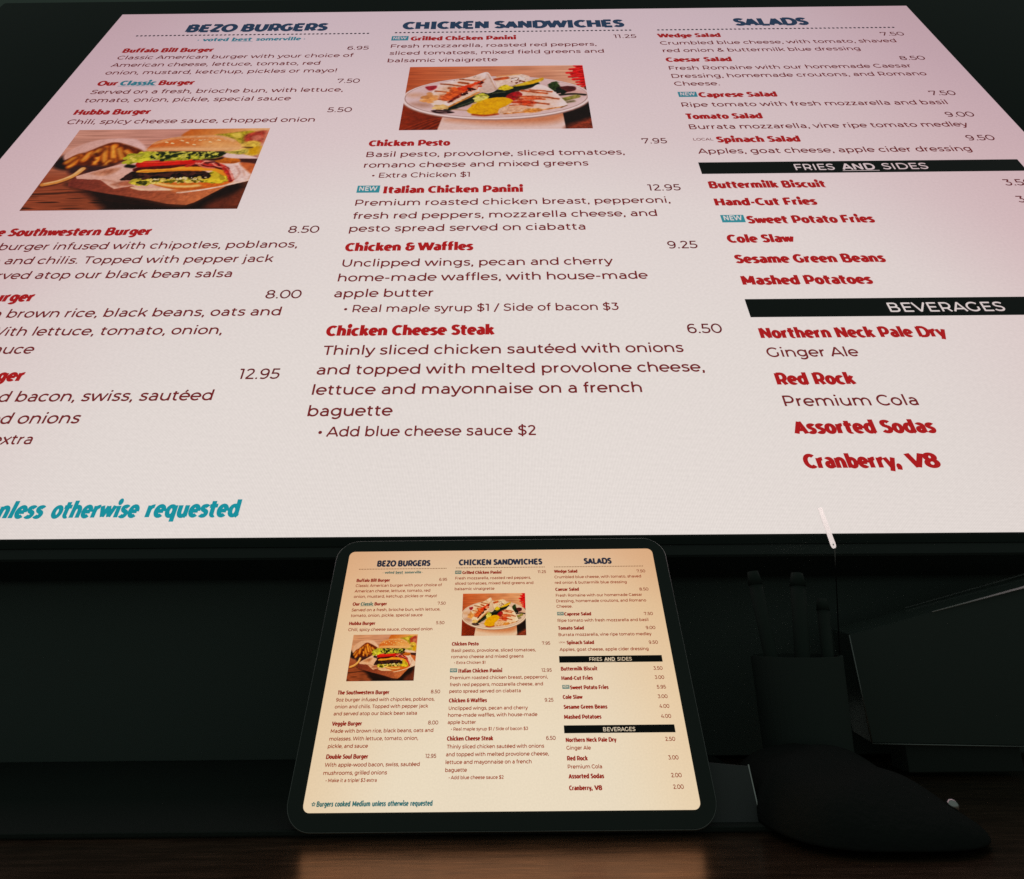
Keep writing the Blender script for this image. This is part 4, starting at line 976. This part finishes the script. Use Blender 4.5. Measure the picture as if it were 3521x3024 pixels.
# ---------------------------------------------------------------- pen pot behind the tablet, with three dark pens
YC = .545
c0, c1 = on_y(2590, 2254, YC), on_y(2880, 2254, YC)
rc = (c1.x - c0.x)/2; cc = (c0 + c1)/2
pot = empty('pen_pot', Matrix.Translation((cc.x, YC, .0036)), 'black pen pot standing between the tablet and the glossy panel', 'pot')
hz = cc.z - .0036
bm = bmesh.new(); n = 40; prof = [(0, 0), (rc*.9, 0), (rc*.93, .002), (rc, hz), (rc - .0016, hz), (rc*.9, .004), (0, .004)]
rings = [[bm.verts.new((r*math.cos(2*math.pi*i/n), r*math.sin(2*math.pi*i/n), z)) for i in range(n)] if r > 0 else [bm.verts.new((0, 0, z))] for r, z in prof]
for a, b in zip(rings[:-1], rings[1:]):
    for i in range(n):
        j = (i + 1) % n
        if len(a) == 1: bm.faces.new((a[0], b[j], b[i]))
        elif len(b) == 1: bm.faces.new((a[i], a[j], b[0]))
        else: bm.faces.new((a[i], a[j], b[j], b[i]))
bmobj('pot_body', bm, M_CUP, pot, False)
def pen(px0, py0, px1, py1, r, label):
    a = on_y(px0, py0, YC + .004); b = on_y(px1, py1, YC - .004)
    d = (b - a).normalized(); b = a + d*((a.z - .012)/-d.z)
    o = empty('pen', Matrix.Translation(b), label, 'pen', 'pens in the black pot')
    bmobj('barrel', tube((0, 0, 0), (a - b)*.93, r, n=14), M_PEN, o, True)
    bmobj('cap', tube((a - b)*.9302, a - b, r*1.12, r*.8, 14), M_PEN, o, True)
pen(2588, 1966, 2660, 2300, .0055, 'dark green pen leaning left in the pot, nearest the tablet')
pen(2740, 1972, 2762, 2300, .0060, 'dark green pen standing upright, middle one of the pot')
pen(2826, 2060, 2850, 2300, .0048, 'shorter dark green pen leaning at the pot\'s right rim')

# ---------------------------------------------------------------- white strip in front of the large screen's lower edge
k = NT('milky translucent plastic'); nd = k.t.nodes
k.p.inputs['Base Color'].default_value = (.90, .84, .83, 1); k.p.inputs['Roughness'].default_value = .4
tr = k.n('ShaderNodeBsdfTranslucent'); tr.inputs['Color'].default_value = (.95, .93, .92, 1)
m1 = k.n('ShaderNodeMixShader'); m1.inputs[0].default_value = .5; k.l(k.p.outputs[0], m1.inputs[1]); k.l(tr.outputs[0], m1.inputs[2])
tp = k.n('ShaderNodeBsdfTransparent'); m2 = k.n('ShaderNodeMixShader'); m2.inputs[0].default_value = .25; k.l(m1.outputs[0], m2.inputs[1]); k.l(tp.outputs[0], m2.inputs[2])
k.l(m2.outputs[0], nd['Material Output'].inputs['Surface']); M_MILK = k.m
YS = .555
a, b = on_y(2819, 1747, YS), on_y(2869, 1886, YS)
foot = Vector((on_y(2850, 2254, YC).x, YC, .012))
rod_ = empty('plastic_stick', Matrix.Translation(foot), 'milky white plastic strip on a dark stem, crossing the large screen\'s lower edge', 'stick')
d = (b - a).normalized(); sd = Vector((d.z, 0, -d.x))*-1
wv = .0022
bm = bmesh.new()
ring = []
for t, ww in ((0, .86), (.02, .95), (.3, 1), (.66, 1.02), (.9, 1.1), (.965, .95), (1, .5)):
    c = a.lerp(b, t)
    ring.append([bm.verts.new(c + sd*wv*ww*s + Vector((0, yy, 0)) - foot) for s, yy in ((-1, -.0002), (1, -.0002), (1, .0002), (-1, .0002))])
for p, q in zip(ring[:-1], ring[1:]):
    for i in range(4): bm.faces.new((p[i], p[(i + 1) % 4], q[(i + 1) % 4], q[i]))
bm.faces.new(ring[0][::-1]); bm.faces.new(ring[-1])
bmobj('white_strip', bm, M_MILK, rod_)
hc = a.lerp(b, .905) - foot
bmobj('hole', tube(hc + Vector((.0002, -.0003, 0)), hc + Vector((.0002, -.00045, 0)), .0006, n=14), M_CUP, rod_)
bmobj('stem', tube(b - foot + Vector((.0008, .0008, .0012)), (0, 0, 0), .00045, n=12), M_STEM, rod_, True)

# ---------------------------------------------------------------- black pouch with a press stud, front right
L0, R0, BK = on_z(2750, 2962), on_z(3640, 2990), on_z(2900, 2700)
px0, px1 = L0.x, R0.x; py0, py1 = L0.y, L0.y + .15
po = empty('pouch', Matrix.Translation(((px0 + px1)/2, (py0 + py1)/2, .0036)), 'soft black leather pouch with a shiny silver press stud, at the counter\'s front right', 'pouch')
NE = 3.2
def ptop(u, v):
    r = (abs(u)**NE + abs(v)**NE)**(1/NE)
    if r >= 1: return 0.
    slope = .046 - .020*max(0, u + .15)
    return (1 - r**2.6)**.55*(slope*(.84 + .16*v) + .0022*math.sin(5.1*u + 1.3*v) + .0015*math.sin(9*v - 4*u))
V = [(0, 0, ptop(0, 0))]; Fc = []; nr_, na = 26, 96
RR = [math.sin(math.pi/2*(i + 1)/nr_) for i in range(nr_)]
for r in RR:
    for j in range(na):
        t_ = 2*math.pi*j/na; c_, s_ = math.cos(t_), math.sin(t_)
        u, v = math.copysign(abs(c_)**(2/NE), c_)*r, math.copysign(abs(s_)**(2/NE), s_)*r
        V.append((u*(px1 - px0)/2, v*(py1 - py0)/2, ptop(u*.9999, v*.9999)))
for j in range(na): Fc.append((0, 1 + j, 1 + (j + 1) % na))
for i in range(nr_ - 1):
    for j in range(na):
        q = 1 + i*na + j; q2 = 1 + i*na + (j + 1) % na; Fc.append((q, q + na, q2 + na, q2))
Fc.append(tuple(1 + (nr_ - 1)*na + j for j in range(na))[::-1])
mesh('leather_body', V, Fc, M_LEATHER, po, True)
# the stud sits where the photo shows it: march along the ray to the leather
dr = ray(3267, 2773); best = None
for i in range(400):
    p = CAM + dr*(.30 + i*.0008); l = p - po.matrix_world.translation
    u, v = l.x/((px1 - px0)/2), l.y/((py1 - py0)/2)
    if abs(u) < 1 and abs(v) < 1 and l.z <= ptop(u, v): best = l; break
if best is None: best = Vector((.03, -.05, .03))
h = 1e-3
def pz(x, y): return ptop(x/((px1 - px0)/2), y/((py1 - py0)/2))
nr = Vector((-(pz(best.x + h, best.y) - pz(best.x - h, best.y))/(2*h), -(pz(best.x, best.y + h) - pz(best.x, best.y - h))/(2*h), 1)).normalized()
nr = (nr + Vector((.35, -.75, .1))).normalized()
bm = bmesh.new(); bmesh.ops.create_uvsphere(bm, u_segments=24, v_segments=14, radius=1)
bmesh.ops.scale(bm, vec=(.0043, .0038, .0034), verts=bm.verts)
bmesh.ops.rotate(bm, cent=(0, 0, 0), matrix=nr.to_track_quat('Z', 'Y').to_matrix(), verts=bm.verts)
bmesh.ops.translate(bm, vec=best + nr*.0016, verts=bm.verts)
bmobj('press_stud', bm, M_STEEL, po, True)

# ---------------------------------------------------------------- added narrow spot with no real source, above right: it brightens the white strip
tgt = (a + b)/2; spot('strip_fill_spot', tgt + Vector((.07, -.48, .95)), tgt + Vector((0, 0, .001)), 150, 1.55, .004, blend=.2)
bpy.context.view_layer.update()
